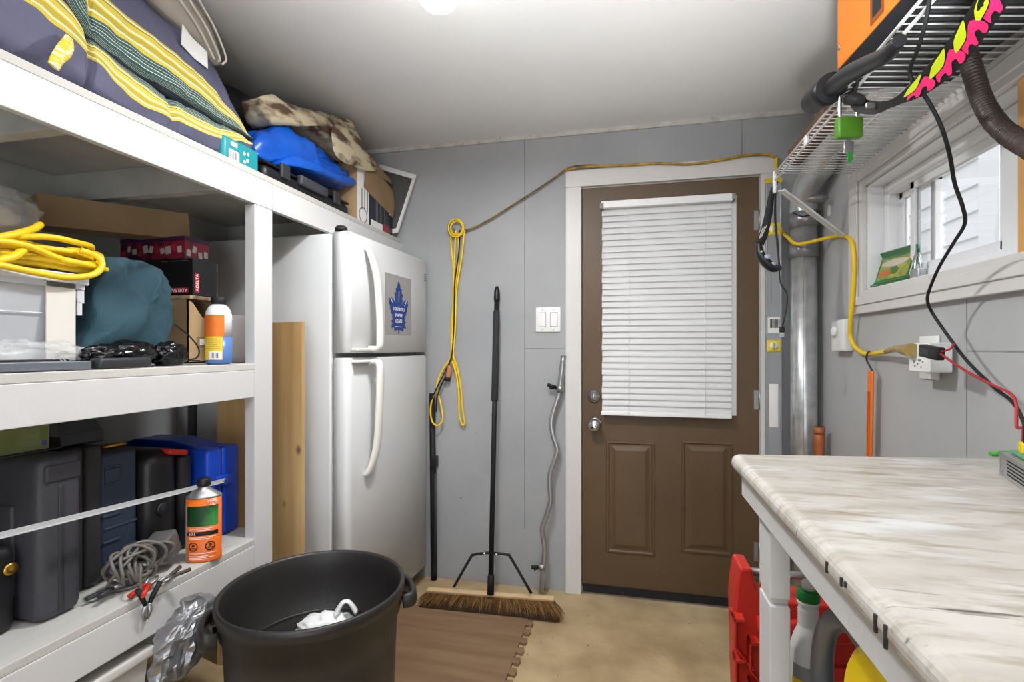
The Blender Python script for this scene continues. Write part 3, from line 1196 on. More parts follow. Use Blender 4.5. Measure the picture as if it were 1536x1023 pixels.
make_pad(upcols, ('green_band', 'yellow_band'), 'upper slate purple lounge cushion with yellow striped edge, tip pinched to a point', 5, {3: 'green_band', 4: 'green_band', 5: 'yellow_band'})
# hanging tie tab on the lower pad
t = thing('cushion_tie', 'short yellow checked fabric tie hanging from the lower striped cushion over the shelf edge', 'fabric tie', P(90, 90, X=-1.215))
q = [P(104, 56, X=-1.222), P(102, 66, X=-1.212), P(96, 76, X=-1.208), P(86, 88, X=-1.206), P(80, 100, X=-1.206)]
MB().tube(q, [.009, .014, .016, .013, .012], 10, smooth=5, flat=.3, up=(1, 0, 0)).build('tie', mat('tie_check', 'd8c23a', .85, col2='efe8c4', nscale=60, stretch=(1, 1, 2.5), lo=.5, hi=.56), t)

# beige pad with piping above
XB = -1.29
pl = [zp(250, -60, XB), zp(262, 8, XB), zp(285, 40, XB), zp(310, 82, XB), zp(333, 98, XB), zp(342, 84, XB), zp(325, 40, XB), zp(305, 0, XB), zp(270, -70, XB)]
t = thing('beige_cushion', 'beige piped cushion with a white paper tag, wedged under the ceiling above the purple cushions', 'cushion', (XB - .1, pl[4][0], pl[4][1]))
pl0 = [(a, min(c, 2.318)) for a, c in [zp(190, -45, XB), zp(250, 14, XB), zp(300, 60, XB), zp(320, 86, XB), zp(333, 98, XB), zp(341, 90, XB), zp(325, 42, XB), zp(300, 0, XB), zp(270, -45, XB), zp(210, -60, XB)]]
soft_profile(pl0, XB, XB - .25, .02, .003, 9, 4).build('cover', M_beige, t)
for k in (0, 1, 2):
    q = [P(333 - 6 * k, 97 - 4 * k, X=XB + .004), P(339 - 10 * k, 86 - 1 * k, X=XB + .006), P(322 - 12 * k, 42, X=XB + .006), P(300 - 14 * k, 2, X=XB + .006)]
    q += [P(300 - 14 * k, -6, X=XB + .004)]
    MB().tube(q, .0035, 8, smooth=5).build('piping', M_cream, t)
q = [P(a, c, X=-1.262) for a, c in ((274, 36), (288, 56), (311, 78), (312, 103), (292, 88), (272, 66))]
b = MB().add(q + [p + Vector((-.002, 0, 0)) for p in q], [list(range(6)), list(range(6, 12))[::-1]] + [(i, (i + 1) % 6, 6 + (i + 1) % 6, 6 + i) for i in range(6)])
b.build('paper_tag', M_paper, t)

# dark round bin behind the cushions
t = thing('black_tub', 'upturned black plastic tub behind the tip of the striped cushions', 'tub', (-1.60, 1.685, ZT))
c0 = (-1.60, 1.685, ZT)
MB().lathe([(.175, 0), (.182, .003), (.182, .02), (.176, .03), (.172, .20), (.165, .34), (.145, .40), (.09, .425), (0, .428)], c0, 40).build('body', M_black, t)
MB().lathe([(.172, .255), (.179, .258), (.179, .27), (.170, .274)], c0, 40, cap=False).build('rib', M_dgrey, t)

# teal packet
t = thing('teal_packet', 'small teal packet with white print at the shelf edge below the cushion tip', 'packet', P(368, 250, X=-1.235))
y_a, y_b = P(335, 240, X=-1.225).y, P(389, 240, X=-1.225).y
z_b = P(378, 222, X=-1.225).z
M_tealp = mat('teal_print', '1f8f98', 0.4)
MB().rbox(-1.33, y_a, ZT, -1.225, y_b, z_b, .012).build('packet', M_tealp, t)
b = MB()
for k in range(9):
    yy = y_a + .028 + k * .0035
    b.box(-1.2249, yy, ZT + .012, -1.2243, yy + (.001 if k % 3 else .002), ZT + .034)
b.build('barcode', M_ink, t)
MB().box(-1.2250, y_a + .022, ZT + .008, -1.2246, y_a + .066, ZT + .04).build('barcode_label', M_paper, t)
MB().rbox(-1.2251, y_a + .03, ZT + .052, -1.2244, y_a + .058, z_b - .012, .006).build('print', M_paper, t)
for dy, dz in ((.088, .046), (.103, .028), (.09, .02), (.105, .05)):
    MB().lathe([(0, 0), (.006, 0), (.006, .0007), (0, .0007)], (-1.2252, y_a + dy, ZT + dz), 12, axis='X').build('print', M_paper, t)

# black tool case on the shelf
XK = -1.232
y_a, y_b = P(396, 250, X=XK).y, P(524, 310, X=XK).y
z_t = P(400, 240, X=XK).z
t = thing('tool_case', 'flat black plastic tool case under the blue tarp on the top shelf', 'tool case', (-1.4, (y_a + y_b) / 2, ZT))
MB().rbox(-1.41, y_a, ZT, XK, y_b, ZT + .055, .018).build('lower_shell', M_black, t)
MB().rbox(-1.41, y_a, ZT + .058, XK, y_b, z_t, .018).build('upper_shell', M_black, t)
MB().rbox(XK - .01, (y_a + y_b) / 2 - .09, ZT + .035, XK + .016, (y_a + y_b) / 2 + .09, ZT + .075, .008).build('carry_handle', M_dgrey, t)
for k in (-.17, .17):
    MB().rbox(XK - .004, (y_a + y_b) / 2 + k - .025, ZT + .03, XK + .009, (y_a + y_b) / 2 + k + .025, ZT + .085, .005).build('latch', M_dgrey2, t)

# blue tarp and camouflage cloth
XT = -1.25
pl = [zp(392, 236, XT), zp(398, 205, XT), zp(425, 188, XT), zp(448, 190, XT), zp(475, 211, XT), zp(508, 244, XT), zp(531, 262, XT), zp(530, 275, XT), zp(520, 280, XT), zp(495, 268, XT), zp(465, 258, XT), zp(430, 247, XT)]
t = thing('folded_tarp', 'bright blue folded tarp lying on the black tool case', 'tarp', (XT - .2, 1.9, z_t))
soft_profile(pl, XT + .01, XT - .155, 0.04, .019, 15, 2).build('fold', M_tarp, t)
pl = [zp(418, 246, XT), zp(440, 232, XT), zp(462, 243, XT), zp(500, 260, XT), zp(528, 270, XT), zp(534, 279, XT), zp(515, 279, XT), zp(480, 266, XT), zp(445, 253, XT)]
soft_profile(pl, XT + .035, XT - .10, .03, .006, 12, 6).build('loose_flap', M_tarp, t)
XC = -1.29
pl = [zp(385, 150, XC), zp(410, 146, XC), zp(440, 160, XC), zp(475, 170, XC), zp(520, 180, XC), zp(527, 196, XC), zp(530, 222, XC), zp(528, 246, XC), zp(500, 232, XC), zp(470, 202, XC), zp(445, 183, XC), zp(405, 188, XC)]
t = thing('camouflage_blanket', 'brown and cream camouflage blanket folded on top of the blue tarp', 'blanket', (XC - .2, 1.95, 1.98))
soft_profile(pl, XC + .06, XC - .12, .05, .012, 15, 8).build('cloth', M_camo, t)
XD = -1.21
pl = [zp(500, 190, XD), zp(525, 184, XD), zp(536, 196, XD), zp(547, 224, XD), zp(566, 248, XD), zp(562, 257, XD), zp(535, 251, XD), zp(505, 234, XD)]
soft_profile(pl, XD + .012, XD - .018, .014, .004, 20, 9, rows=4).build('hanging_corner', M_camo, t)

# cardboard carton with a printed front
XO = -1.235
y_a, ym, y_b = P(536, 300, X=XO).y, P(553, 300, X=XO).y, P(588, 330, X=XO).y
z_t = P(553, 215, X=XO).z
t = thing('printed_carton', 'printed white and black carton with a brown flap in the corner of the top shelf', 'box', (XO - .12, (y_a + y_b) / 2, ZT))
z_t = min(z_t, 2.31)
zf = P(553, 268, X=XO).z
MB().box(XO - .25, y_a, ZT, XO, y_b, zf + .05).build('carton', M_kraft, t)
MB().box(XO, y_a, ZT + .001, XO + .0015, ym, zf + .05).build('white_panel', M_paper, t)
MB().box(XO, ym, ZT + .001, XO + .0015, y_b, zf + .05).build('dark_panel', mat('carton_dark', '20222b', .35), t)
b = MB()
for k, (wv) in enumerate((.012, .008, .006)):
    yy = ym + .07 + k * .045
    b.box(XO + .0014, yy, ZT + .05, XO + .0022, yy + wv * 1.6, zf)
b.build('grey_stripe', mat('carton_grey', '5a5b66', .4), t)
b = MB()
for k in range(3):
    yy = y_a + .035 + k * .026
    b.box(XO + .0014, yy, ZT + .07, XO + .0022, yy + .008, ZT + .17)
b.lathe([(.032, 0), (.038, 0), (.038, .0008), (.032, .0008)], (XO + .0014, y_a + .05, ZT + .045), 24, axis='X', cap=False)
b.build('grey_print', M_gasket, t)
MB().lathe([(0, 0), (.02, 0), (.02, .001), (0, .001)], (XO + .0014, y_b - .03, ZT + .16), 6, axis='X', sx=.8, sy=2.6).build('white_print', M_paper, t)
MB().box(XO + .0014, ym + .02, ZT + .012, XO + .0022, ym + .14, ZT + .045).build('white_print', M_paper, t)
MB().box(XO + .0014, y_b - .1, ZT + .008, XO + .0022, y_b - .04, ZT + .05).build('red_print', M_redd, t)
# open flap curling over
fp = [(XO + .004, zf - .045), (XO + .012, zf + .03), (XO - .0, zf + .11), (XO - .05, zf + .17), (XO - .12, zf + .21)]
b = MB()
ring = []
q, _ = spline([Vector((a, 0, c)) for a, c in fp], 6)
n = len(q)


def flapz(s, y_):
    return 0


b.prism([(p.x, p.z) for p in q] + [(p.x - .004, p.z - .002) for p in q[::-1]], lambda a, c, d: (a, d, c - (d - y_a) * .22 * (1 if c < zf + .12 else .6)), P(545, 300, X=XO).y, y_b + .006)
b.build('open_flap', M_card, t)

# framed screen leaning on the back wall
q0, q1, q2, q3 = P(588, 300, Y=2.54), P(594, 350, Y=2.50), P(627, 266, Y=2.545), P(592, 258, Y=2.55)
t = thing('framed_panel', 'dark panel with thin white frame leaning on the back wall atop the shelving', 'panel', (-1.2, 2.53, ZT))
c = [Vector((-1.40, 2.515, 1.826)), P(597, 349, Y=2.525), P(625, 263, Y=2.552), P(570, 247, Y=2.552)]
c[0].y = 2.525
nrm = Vector((0, -1, 0))
b = MB()
inn = []
cen = sum(c, Vector()) / 4
for p in c:
    inn.append(p.lerp(cen, .14))
for i in range(4):
    j = (i + 1) % 4
    vv = [c[i], c[j], inn[j], inn[i]]
    b.add([v + nrm * .009 for v in vv] + [v - nrm * .004 for v in vv], [(0, 1, 2, 3), (7, 6, 5, 4), (0, 4, 5, 1), (1, 5, 6, 2), (2, 6, 7, 3), (3, 7, 4, 0)])
b.build('frame', M_white, t)
MB().add([v + nrm * .004 for v in inn] + [v - nrm * .002 for v in inn], [(0, 1, 2, 3), (7, 6, 5, 4), (0, 4, 5, 1), (1, 5, 6, 2), (2, 6, 7, 3), (3, 7, 4, 0)]).build('mesh_panel', mat('screen_grey', '4f4f4e', .7), t)

# ------------------------------------------------------------------ middle shelf
# long carton across the top of the stack at the back
t = thing('long_carton', 'long plain cardboard carton at the back of the middle shelf above the yellow cable', 'box', P(160, 340, X=-1.66))
pa, pb = P(262, 346, X=-1.60), P(40, 322, X=-1.74)
M_ = frame(pa, pb - pa, (0, 0, 1))
Lc = (pb - pa).length
MB().box(0, -.045, -.11, Lc, .045, 0, M=M_ @ Matrix.Rotation(0, 4, 'X')).build('carton', M_card, t)
MB().box(-.0012, -.0, -.06, .0, .028, -.01, M=M_).build('hole', M_ink, t)
# faucet boxes stack
by0, by1 = 1.375, 1.48
bx1 = -1.385


def zat(px, py, X):
    return P(px, py, X=X).z


bx1 = -1.42
by0, by1 = P(289, 415, X=bx1).y, P(327, 420, X=bx1).y
zb, zt_ = zat(289, 443, bx1), zat(289, 387, bx1)
t = thing('faucet_box', 'black box with red white-lettered labels, on the open brown carton and under the purple box', 'box', (bx1 - .13, (by0 + by1) / 2, zb))
MB().box(bx1 - .30, by0, zb, bx1, by1, zt_).build('carton', mat('gloss_black_card', '131315', .35), t, bevel=.001)
M_rlab = mat('red_label', 'b5172f', .5)
MB().box(bx1 - .085, by0 - .0008, zb + .010, bx1 - .018, by0, zb + .027).build('label', M_rlab, t)
text('DELTA', .016, frame((bx1 - .058, by0 - .0012, zb + .0185), (-1, 0, 0), (0, 0, -1)), M_paper, t)
b = MB().add([(bx1 - .080, by0 - .0014, zb + .014), (bx1 - .068, by0 - .0014, zb + .014), (bx1 - .074, by0 - .0014, zb + .023)], [(0, 1, 2)])
MB().box(bx1, by0 + .010, zb + .012, bx1 + .0008, by0 + .026, zb + .075).build('label', M_rlab, t)
text('DELTA', .016, frame((bx1 + .0012, by0 + .018, zb + .05), (0, 0, 1), (0, -1, 0)), M_paper, t)
text('A', .015, frame((bx1 + .0012, by0 + .018, zb + .021), (0, 0, 1), (0, -1, 0)), M_paper, t)
text('A', .015, frame((bx1 - .027, by0 - .0012, zb + .0185), (-1, 0, 0), (0, 0, -1)), M_paper, t)
b = MB()
for x in (-.10, -.06, -.02):
    b.box(bx1 + x - .028, by0 - .0008, zt_ - .008, bx1 + x, by0, zt_ - .0065)
b.box(bx1, by1 - .006, zb + .004, bx1 + .0008, by1 - .004, zt_ - .004)
b.build('silver_line', M_gasket, t)
px1 = bx1 - .035
py0_, py1_ = P(262, 370, X=px1).y, P(290, 375, X=px1).y
zq = zt_ + .001
zqt = zat(262, 336 + 8, px1)
t = thing('photo_box', 'purple and red box with small printed pictures on top of the black faucet box', 'box', (px1 - .13, (by0 + by1) / 2, zq))
M_photo = mat('picture_collage', '3a1430', .4, col2='8a1d35', nscale=16, lo=.45, hi=.55)
MB().box(px1 - .27, by0 + .003, zq, px1, by0 + .105, zq + .075).build('carton', M_photo, t, bevel=.001)
MB().box(px1 - .27, by0 + .0022, zq + .061, px1 + .0008, by0 + .106, zq + .0758).build('lid_band', mat('purple_card', '3d1a45', .4), t)
rnd = random.Random(4)
b1, b2, b3 = MB(), MB(), MB()
for i in range(11):
    cx = px1 - .255 + i * .0235
    w_, h_ = rnd.uniform(.012, .022), rnd.uniform(.016, .028)
    zc_ = zq + rnd.uniform(.016, .042)
    R = Matrix.Translation((cx, by0 + .0024 - i * .00004, zc_)) @ Matrix.Rotation(rnd.uniform(-.35, .35), 4, 'Y')
    MB().box(-w_ / 2, -.0004, -h_ / 2, w_ / 2, 0, h_ / 2, M=R).build('print', mat('print_pale', 'bdb8b4', .5) if i % 3 else mat('print_red', 'b02c3a', .5), t)
for i in range(4):
    R = Matrix.Translation((px1 + .0004, by0 + .018 + i * .024, zq + rnd.uniform(.018, .04))) @ Matrix.Rotation(rnd.uniform(-.3, .3), 4, 'X')
    MB().box(0, -.008, -.011, .0005, .008, .011, M=R).build('print', mat('print_pale', 'bdb8b4', .5), t)
# open kraft carton beneath
zk = zb - .001
t = thing('open_carton', 'open brown cardboard carton with packing inside, holding up the black faucet box', 'box', (bx1 - .12, by0 + .05, ZM))
kx0, kx1, ky0, ky1 = bx1 - .27, bx1 - .004, by0 - .015, by1 + .0
b = MB()
zk1 = zk - .012
b.box(kx0, ky0, ZM, kx1, ky0 + .004, zk1)
b.box(kx0, ky1 - .004, ZM, kx1, ky1, zk1)
b.box(kx0, ky0, ZM, kx0 + .004, ky1, zk1)
b.box(kx0, ky0, ZM, kx1, ky1, ZM + .004)
b.prism([(ky0, ZM), (ky1, ZM), (ky1, zk1), (ky1 - .012, zk1), (ky1 - .03, zk1 - .055), (ky0 + .06, zk1 - .06), (ky0 + .02, zk1 - .012), (ky0, zk1)], lambda a, c, d: (d, a, c), kx1 - .004, kx1)
b.build('carton', M_kraft, t)
b = MB().box(kx0, ky0 - .002, zk1, kx1 + .01, ky1 + .03, zk)
b.noise(.003, 30, 2)
b.build('packing_paper', mat('crinkle_paper', 'b39c7c', .7, col2='6f5b45', nscale=40, lo=.45, hi=.6), t)
MB().box(kx1, ky0 + .035, ZM + .055, kx1 + .003, ky1 - .004, ZM + .075 + .012).build('inner_flap', M_card, t)
MB().box(kx1 + .0031, ky0 + .045, ZM + .060, kx1 + .004, ky1 - .012, ZM + .08).build('paper_label', M_paper, t)
t = thing('paper_roll', 'plain white paper roll standing between the blue-liquid bottle and the post', 'roll', P(358, 540, X=-1.33))
c0 = P(362, 540, X=-1.345)
MB().lathe([(.012, 0), (.038, 0), (.040, .003), (.040, .160), (.038, .163), (.012, .163), (.012, 0)], (c0.x, c0.y - .03, ZM), 32, cap=False).build('paper', mat('roll_paper', 'dcd3d3', .8), t)

# bottle half full of blue liquid
bc = P(328, 546, Z=ZM)
t = thing('cleaner_bottle', 'white plastic bottle with orange and yellow label and blue liquid on the middle shelf', 'bottle', (bc.x, bc.y, ZM))
prof = [(.030, 0), (.036, .004), (.037, .02), (.037, .150), (.034, .165), (.027, .178), (.019, .184), (.017, .19), (.017, .192)]
M_bot = mat('bottle_white', 'dfe3e4', .35, sss=.0)
M_bliq = mat('bottle_blue', '5277b4', .35)
zl_ = .085
lo_ = [(r, h) for r, h in prof if h <= .02] + [(.037, zl_)]
hi_ = [(.037, zl_)] + [(r, h) for r, h in prof if h > .1]
MB().lathe(lo_, (bc.x, bc.y, ZM), 36, cap=True).build('liquid_level', M_bliq, t, label='blue liquid showing through the bottle')
MB().lathe(hi_, (bc.x, bc.y, ZM), 36, cap=True).build('bottle_body', M_bot, t)
MB().lathe([(.020, .186), (.021, .187), (.021, .207), (.019, .209), (0, .209)], (bc.x, bc.y, ZM), 28).build('cap', M_blackm, t)


def wrap(c, r, a0, a1, z0, z1, m, name, par, n=12, lift=.0006, sx=1, sy=1, rot=0):
    """a label wrapped on a round body"""
    b = MB()

    def fn(u, v):
        a = a0 + (a1 - a0) * u
        x, y_ = (r + lift) * math.cos(a) * sx, (r + lift) * math.sin(a) * sy
        return (c[0] + x * math.cos(rot) - y_ * math.sin(rot), c[1] + x * math.sin(rot) + y_ * math.cos(rot), z0 + (z1 - z0) * v)
    b.grid(fn, n, 1)
    return b.build(name, m, par)


fa = math.atan2(-bc.y, -bc.x)           # towards the aisle
wrap(bc, .037, fa - 1.45, fa + .42, ZM + .085, ZM + .152, mat('label_orange', 'd9691c', .5, col2='e07a22', nscale=20), 'label', t)
wrap(bc, .037, fa - 1.45, fa + .30, ZM + .014, ZM + .085, mat('label_yellow', 'e0bf36', .5), 'label', t)
wrap(bc, .037, fa - .75, fa + .22, ZM + .015, ZM + .040, M_paper, 'label', t, lift=.0009)
for k in range(7):
    wrap(bc, .037, fa - .55 + k * .09, fa - .55 + k * .09 + (.05 if k % 2 else .03), ZM + .019, ZM + .036, M_ink, 'barcode', t, n=1, lift=.0012)
for k in range(6):
    wrap(bc, .037, fa - 1.2, fa + .1 - .1 * (k % 3), ZM + .047 + k * .006, ZM + .0485 + k * .006, mat('label_text', '7a6428', .6), 'print', t, n=8, lift=.0009)

# teal folded chair bag
XG = -1.325
pl = [zp(118, 540, XG), zp(140, 480, XG), zp(150, 420, XG), zp(160, 388, XG), zp(178, 384, XG), zp(215, 393, XG), zp(245, 402, XG), zp(254, 425, XG), zp(262, 450, XG), zp(268, 478, XG), zp(262, 498, XG), zp(250, 522, XG), zp(240, 541, XG)]
pl = [(a, max(c, ZM + .001)) for a, c in pl]
t = thing('cloth_bag', 'dark teal cloth bag slumped in the middle of the middle shelf beside the clear tote', 'bag', (XG - .15, pl[6][0], ZM))
b = soft_profile(pl, XG + .02, XG - .30, .03, .007, 12, 5, n=6, zmin=ZM + .001)
# deep folds fanning down from the top right corner
fy, fz = zp(252, 398, XG)
for i, v in enumerate(b.v):
    if v.x > XG - .1:
        aa = math.atan2(v.z - fz, v.y - fy)
        rr_ = math.hypot(v.z - fz, v.y - fy)
        w_ = 1 - 2 * abs(math.sin(aa * 4.2 + 2.2 * noise.noise(v * 7)))
        b.v[i] = v + Vector((min(rr_ / .07, 1) * .016 * w_, 0, 0))
b.build('cloth', M_teal, t)
q = [P(262, 486, X=-1.30), P(285, 505, X=-1.29), P(298, 523, X=-1.285), P(296, 536, X=-1.28), P(283, 540, X=-1.275), P(300, 541, X=-1.265)]
MB().tube(q, .0024, 6, smooth=6).build('drawstring', M_blackm, t)

# black plastic bag
t = thing('black_plastic_bag', 'crumpled shiny black plastic bag at the foot of the teal cloth bag', 'bag', P(235, 545, X=-1.27))
p0, p1, p2 = P(262, 524, X=-1.262), P(205, 520, X=-1.262), P(165, 520, X=-1.265)
b = crumple((p0.x - .02, p0.y, ZM + .030), (.045, .062, .042), 3, .5, 2.0, 4, ZM + .001)
b2_ = crumple((p1.x - .02, p1.y, ZM + .034), (.042, .085, .042), 6, .55, 2.3, 4, ZM + .001)
b3_ = crumple((p2.x - .015, p2.y, ZM + .03), (.035, .07, .034), 9, .55, 2.2, 4, ZM + .001)
for o in (b2_, b3_):
    b.add(o.v, o.f, 0, True)
b.build('film', M_blackbag, t)
# grey bars and black case lying at the front edge
pA, pB = P(-140, 545, Z=ZM + .012), P(145, 537, Z=ZM + .012)
t = thing('grey_profile', 'grey metal bar lying along the front edge of the middle shelf before the tote', 'bar', (-1.24, pB.y - .3, ZM))
ye = P(136, 536, X=-1.225).y
MB().box(-1.262, YN + .12, ZM + .001, -1.222, ye, ZM + .020).build('bar', mat('bar_grey', '6d737b', .4, .3), t, bevel=.002)
MB().box(-1.25, ye - .0, ZM + .004, -1.226, ye + .006, ZM + .018).build('end_plug', M_blackm, t)
t = thing('black_tube', 'thin black tube with a ringed end lying behind the grey bar on the middle shelf', 'tube', (-1.28, .7, ZM))
ye2 = P(100, 530, X=-1.285).y
MB().cyl((-1.285, YN + .12, ZM + .013), (-1.285, ye2, ZM + .013), .012).build('tube', M_black, t)
for k in range(2):
    MB().lathe([(.0122, 0), (.0132, .001), (.0132, .003), (.0122, .004)], (-1.285, ye2 - .012 - k * .008, ZM + .013), 20, axis='Y', cap=False).build('ring', M_steel, t)
t = thing('flat_black_case', 'flat dark grey case lying at the shelf edge before the black plastic bag', 'case', (-1.225, 1.0, ZM))
MB().rbox(-1.245, P(148, 540, X=-1.215).y, ZM + .001, -1.209, P(226, 540, X=-1.215).y, ZM + .026, .006).build('shell', M_dgrey2, t)

# clear tote
ytr = P(124, 500, X=-1.30).y
t = thing('clear_tote', 'cloudy clear plastic tote full of odds and ends, under the coil of yellow cable', 'storage tote', (-1.5, ytr - .25, ZM))
xa, xb_, ya = -1.312, -1.74, ytr - .50
zt0 = zat(150, 412, -1.30)
b = MB()
r0 = [(xb_ + .02, ya + .02), (xa - .02, ya + .02), (xa - .02, ytr - .025), (xb_ + .02, ytr - .025)]
r1 = [(xb_, ya), (xa, ya), (xa, ytr), (xb_, ytr)]
z0_, z1_ = ZM + .002, zt0 - .03


def wallq(p0, p1):
    a = [Vector((*p0[0], z0_)), Vector((*p0[1], z0_)), Vector((*p1[1], z1_)), Vector((*p1[0], z1_))]
    return a


for i in range(4):
    j = (i + 1) % 4
    b.add([(*r0[i], z0_), (*r0[j], z0_), (*r1[j], z1_), (*r1[i], z1_)], [(0, 1, 2, 3)])
b.add([(*p, z0_) for p in r0], [(0, 1, 2, 3)])
b.build('tub', M_tote, t, solid=.002)
b = MB()
for z, o_, h in ((z1_ - .012, .006, .012), (z1_, .014, .016)):
    for (x0, y0q, x1, y1q) in ((xa - .002, ya - o_, xa + o_, ytr + o_), (xb_ - o_, ya - o_, xb_, ytr + o_), (xb_, ytr, xa, ytr + o_ + .008), (xb_, ya - o_, xa, ya)):
        b.box(x0, y0q, z, x1, y1q, z + h)
b.build('rim', M_totelid, t)
b = MB()
for z, o_ in ((z1_ - .045, .012), (z1_ - .075, .007)):
    b.box(xa - .05, ytr - .004, z, xa + .001, ytr + o_, z + .032)
b.box(xa - .0012, ya, z1_ - .075, xa + .0008, ytr - .08, z1_ - .073)
b.build('corner_step', M_totelid, t)
MB().rbox(xb_ - .01, ya - .01, z1_ + .017, xa + .012, ytr + .016, z1_ + .024, .003).build('lid', M_totelid, t)
# pale tape strap on the corner and things inside
MB().box(xa - .001, ytr - .075, ZM + .004, xa + .002, ytr - .012, z1_ + .016, M=Matrix.Translation((.004, 0, 0))).build('corner_rib', mat('tote_rib', 'd9d5cd', .5), t)
for i, (cx, cy, cz, sx_, sy_, sz_, mm) in enumerate(((-1.45, ytr - .15, .045, .09, .08, .042, M_gasket), (-1.42, ytr - .30, .06, .08, .09, .058, M_blue), (-1.5, ytr - .38, .08, .1, .08, .075, M_whitebag), (-1.44, ytr - .10, .10, .06, .05, .04, M_dgrey))):
    crumple((cx, cy, ZM + cz + .004), (sx_, sy_, sz_), 20 + i, .3, 1.6, 3, ZM + .006).build('content', mm, t)
# bag of clear film: in front of the tote and at the far left top
t = thing('clear_plastic_bag', 'crumpled clear plastic bag at the far left above the yellow cable', 'bag', P(-10, 320, X=-1.55))
c0 = P(-20, 318, X=-1.55)
crumple((c0.x, c0.y, c0.z), (.10, .13, .085), 13, .5, 2.2, 4).build('film', M_film, t)
crumple((c0.x + .02, c0.y - .02, c0.z - .01), (.05, .08, .035), 15, .4, 2, 3).build('paper_inside', mat('bag_paper', 'bdb7ae', .8), t)
t = thing('clear_film_sheet', 'clear plastic film lying loose against the foot of the tote', 'plastic film', P(40, 530, X=-1.28))
c0 = P(40, 515, X=-1.285)
b = crumple((-1.292, c0.y, ZM + .021), (.012, .20, .055), 17, .6, 2.6, 4, ZM + .021)
b.build('film', M_film, t)

# coil of yellow cable on the tote lid
ct = P(60, 385, X=-1.46)
zc0 = z1_ + .029
t = thing('cable_coil', 'loose coil of thick yellow extension cable heaped on the clear tote lid', 'cable', (-1.45, ct.y, zc0))
rnd = random.Random(11)
cy_ = P(60, 400, X=-1.43).y
for k in range(8):
    pts = []
    rx, ry = rnd.uniform(.07, .12), rnd.uniform(.10, .135)
    ox_, oy_ = rnd.uniform(-.02, .02), rnd.uniform(-.03, .005)
    tz = rnd.uniform(-.22, .22)
    ty = rnd.uniform(-.12, .12)
    for i in range(12):
        a = 2 * math.pi * i / 12 + k * .4
        x, y_ = rx * math.cos(a), ry * math.sin(a)
        z = zc0 + .010 + .009 * k + abs(.0) + max(-.004 * k, x * tz + y_ * ty * .6) + rnd.uniform(-.003, .003)
        pts.append(Vector((-1.43 + ox_ + x, cy_ + oy_ + y_, max(z, zc0 + .008))))
    MB().tube(pts, .0075, 10, closed=True, smooth=5).build('loop', M_yellow, t)
q = [P(-60, 372, X=-1.33), P(-10, 358, X=-1.33), P(20, 352, X=-1.34), P(48, 344, X=-1.36), P(60, 337, X=-1.38)]
MB().tube(q, .0085, 10, smooth=6).build('free_end', M_yellow, t)
q = [P(-50, 366, X=-1.30), P(0, 362, X=-1.30), P(45, 370, X=-1.30), P(90, 388, X=-1.30), P(130, 396, X=-1.305), P(148, 394, X=-1.32), P(150, 384, X=-1.36), P(130, 378, X=-1.40), P(100, 374, X=-1.42)]
MB().tube(q, .0075, 10, smooth=6).build('loop', M_yellow, t)
q = [P(-50, 392, X=-1.285), P(0, 398, X=-1.283), P(50, 408, X=-1.280), P(100, 416, X=-1.28), P(140, 412, X=-1.28), P(153, 398, X=-1.285), P(146, 385, X=-1.295), P(120, 375, X=-1.31)]
MB().tube(q, .0075, 10, smooth=6).build('loop', M_yellow, t)
q = [P(-40, 396, X=-1.29), P(0, 390, X=-1.29), P(22, 384, X=-1.295), P(38, 372, X=-1.31)]
MB().tube(q, .0085, 10, smooth=6).build('free_end', M_yellow, t)

# ------------------------------------------------------------------ lower shelf
# big dark grey hard case
xf1 = -1.292
y0c, y1c, y2c = .875, .972, 1.062
zt1 = .985
t = thing('hard_case', 'big dark grey hard plastic case standing upright at the left end of the lower shelf', 'case', (-1.5, .97, ZL))
MB().rbox(-1.72, y0c, ZL, xf1, y1c, zt1, .022).build('front_shell', M_dgrey, t)
MB().rbox(-1.72, y1c + .003, ZL + .006, xf1 - .07, y2c - .035, zt1 - .004, .012).build('rear_shell', M_dgrey2, t)
MB().rbox(-1.72, y2c - .032, ZL + .006, xf1 - .07, y2c + .012, zt1 - .006, .012).build('lid_shell', M_dgrey2, t)
MB().rbox(-1.64, y0c - .008, ZL + .06, xf1 - .07, y0c + .003, zt1 - .11, .006).build('raised_panel', M_dgrey, t)
MB().rbox(xf1 - .006, y0c + .040, ZL + .015, xf1 + .003, y0c + .052, zt1 - .07, .003).build('seam_rib', M_dgrey2, t)
MB().rbox(xf1 - .012, y0c + .012, zt1 - .06, xf1 + .005, y1c - .008, zt1 - .02, .006).build('latch', M_dgrey, t)
# second case nearer the left edge
t = thing('flat_case', 'black case lying at the far left of the lower shelf, cut by the photo edge', 'case', (-1.5, .72, ZL))
MB().rbox(-1.74, .52, ZL, -1.33, .86, ZL + .19, .02).build('shell', M_black, t)
MB().lathe([(0, 0), (.014, 0), (.014, .003), (.009, .005), (0, .005)], (-1.33, .845, ZL + .14), 20, axis='X').build('brass_stud', M_brass, t)
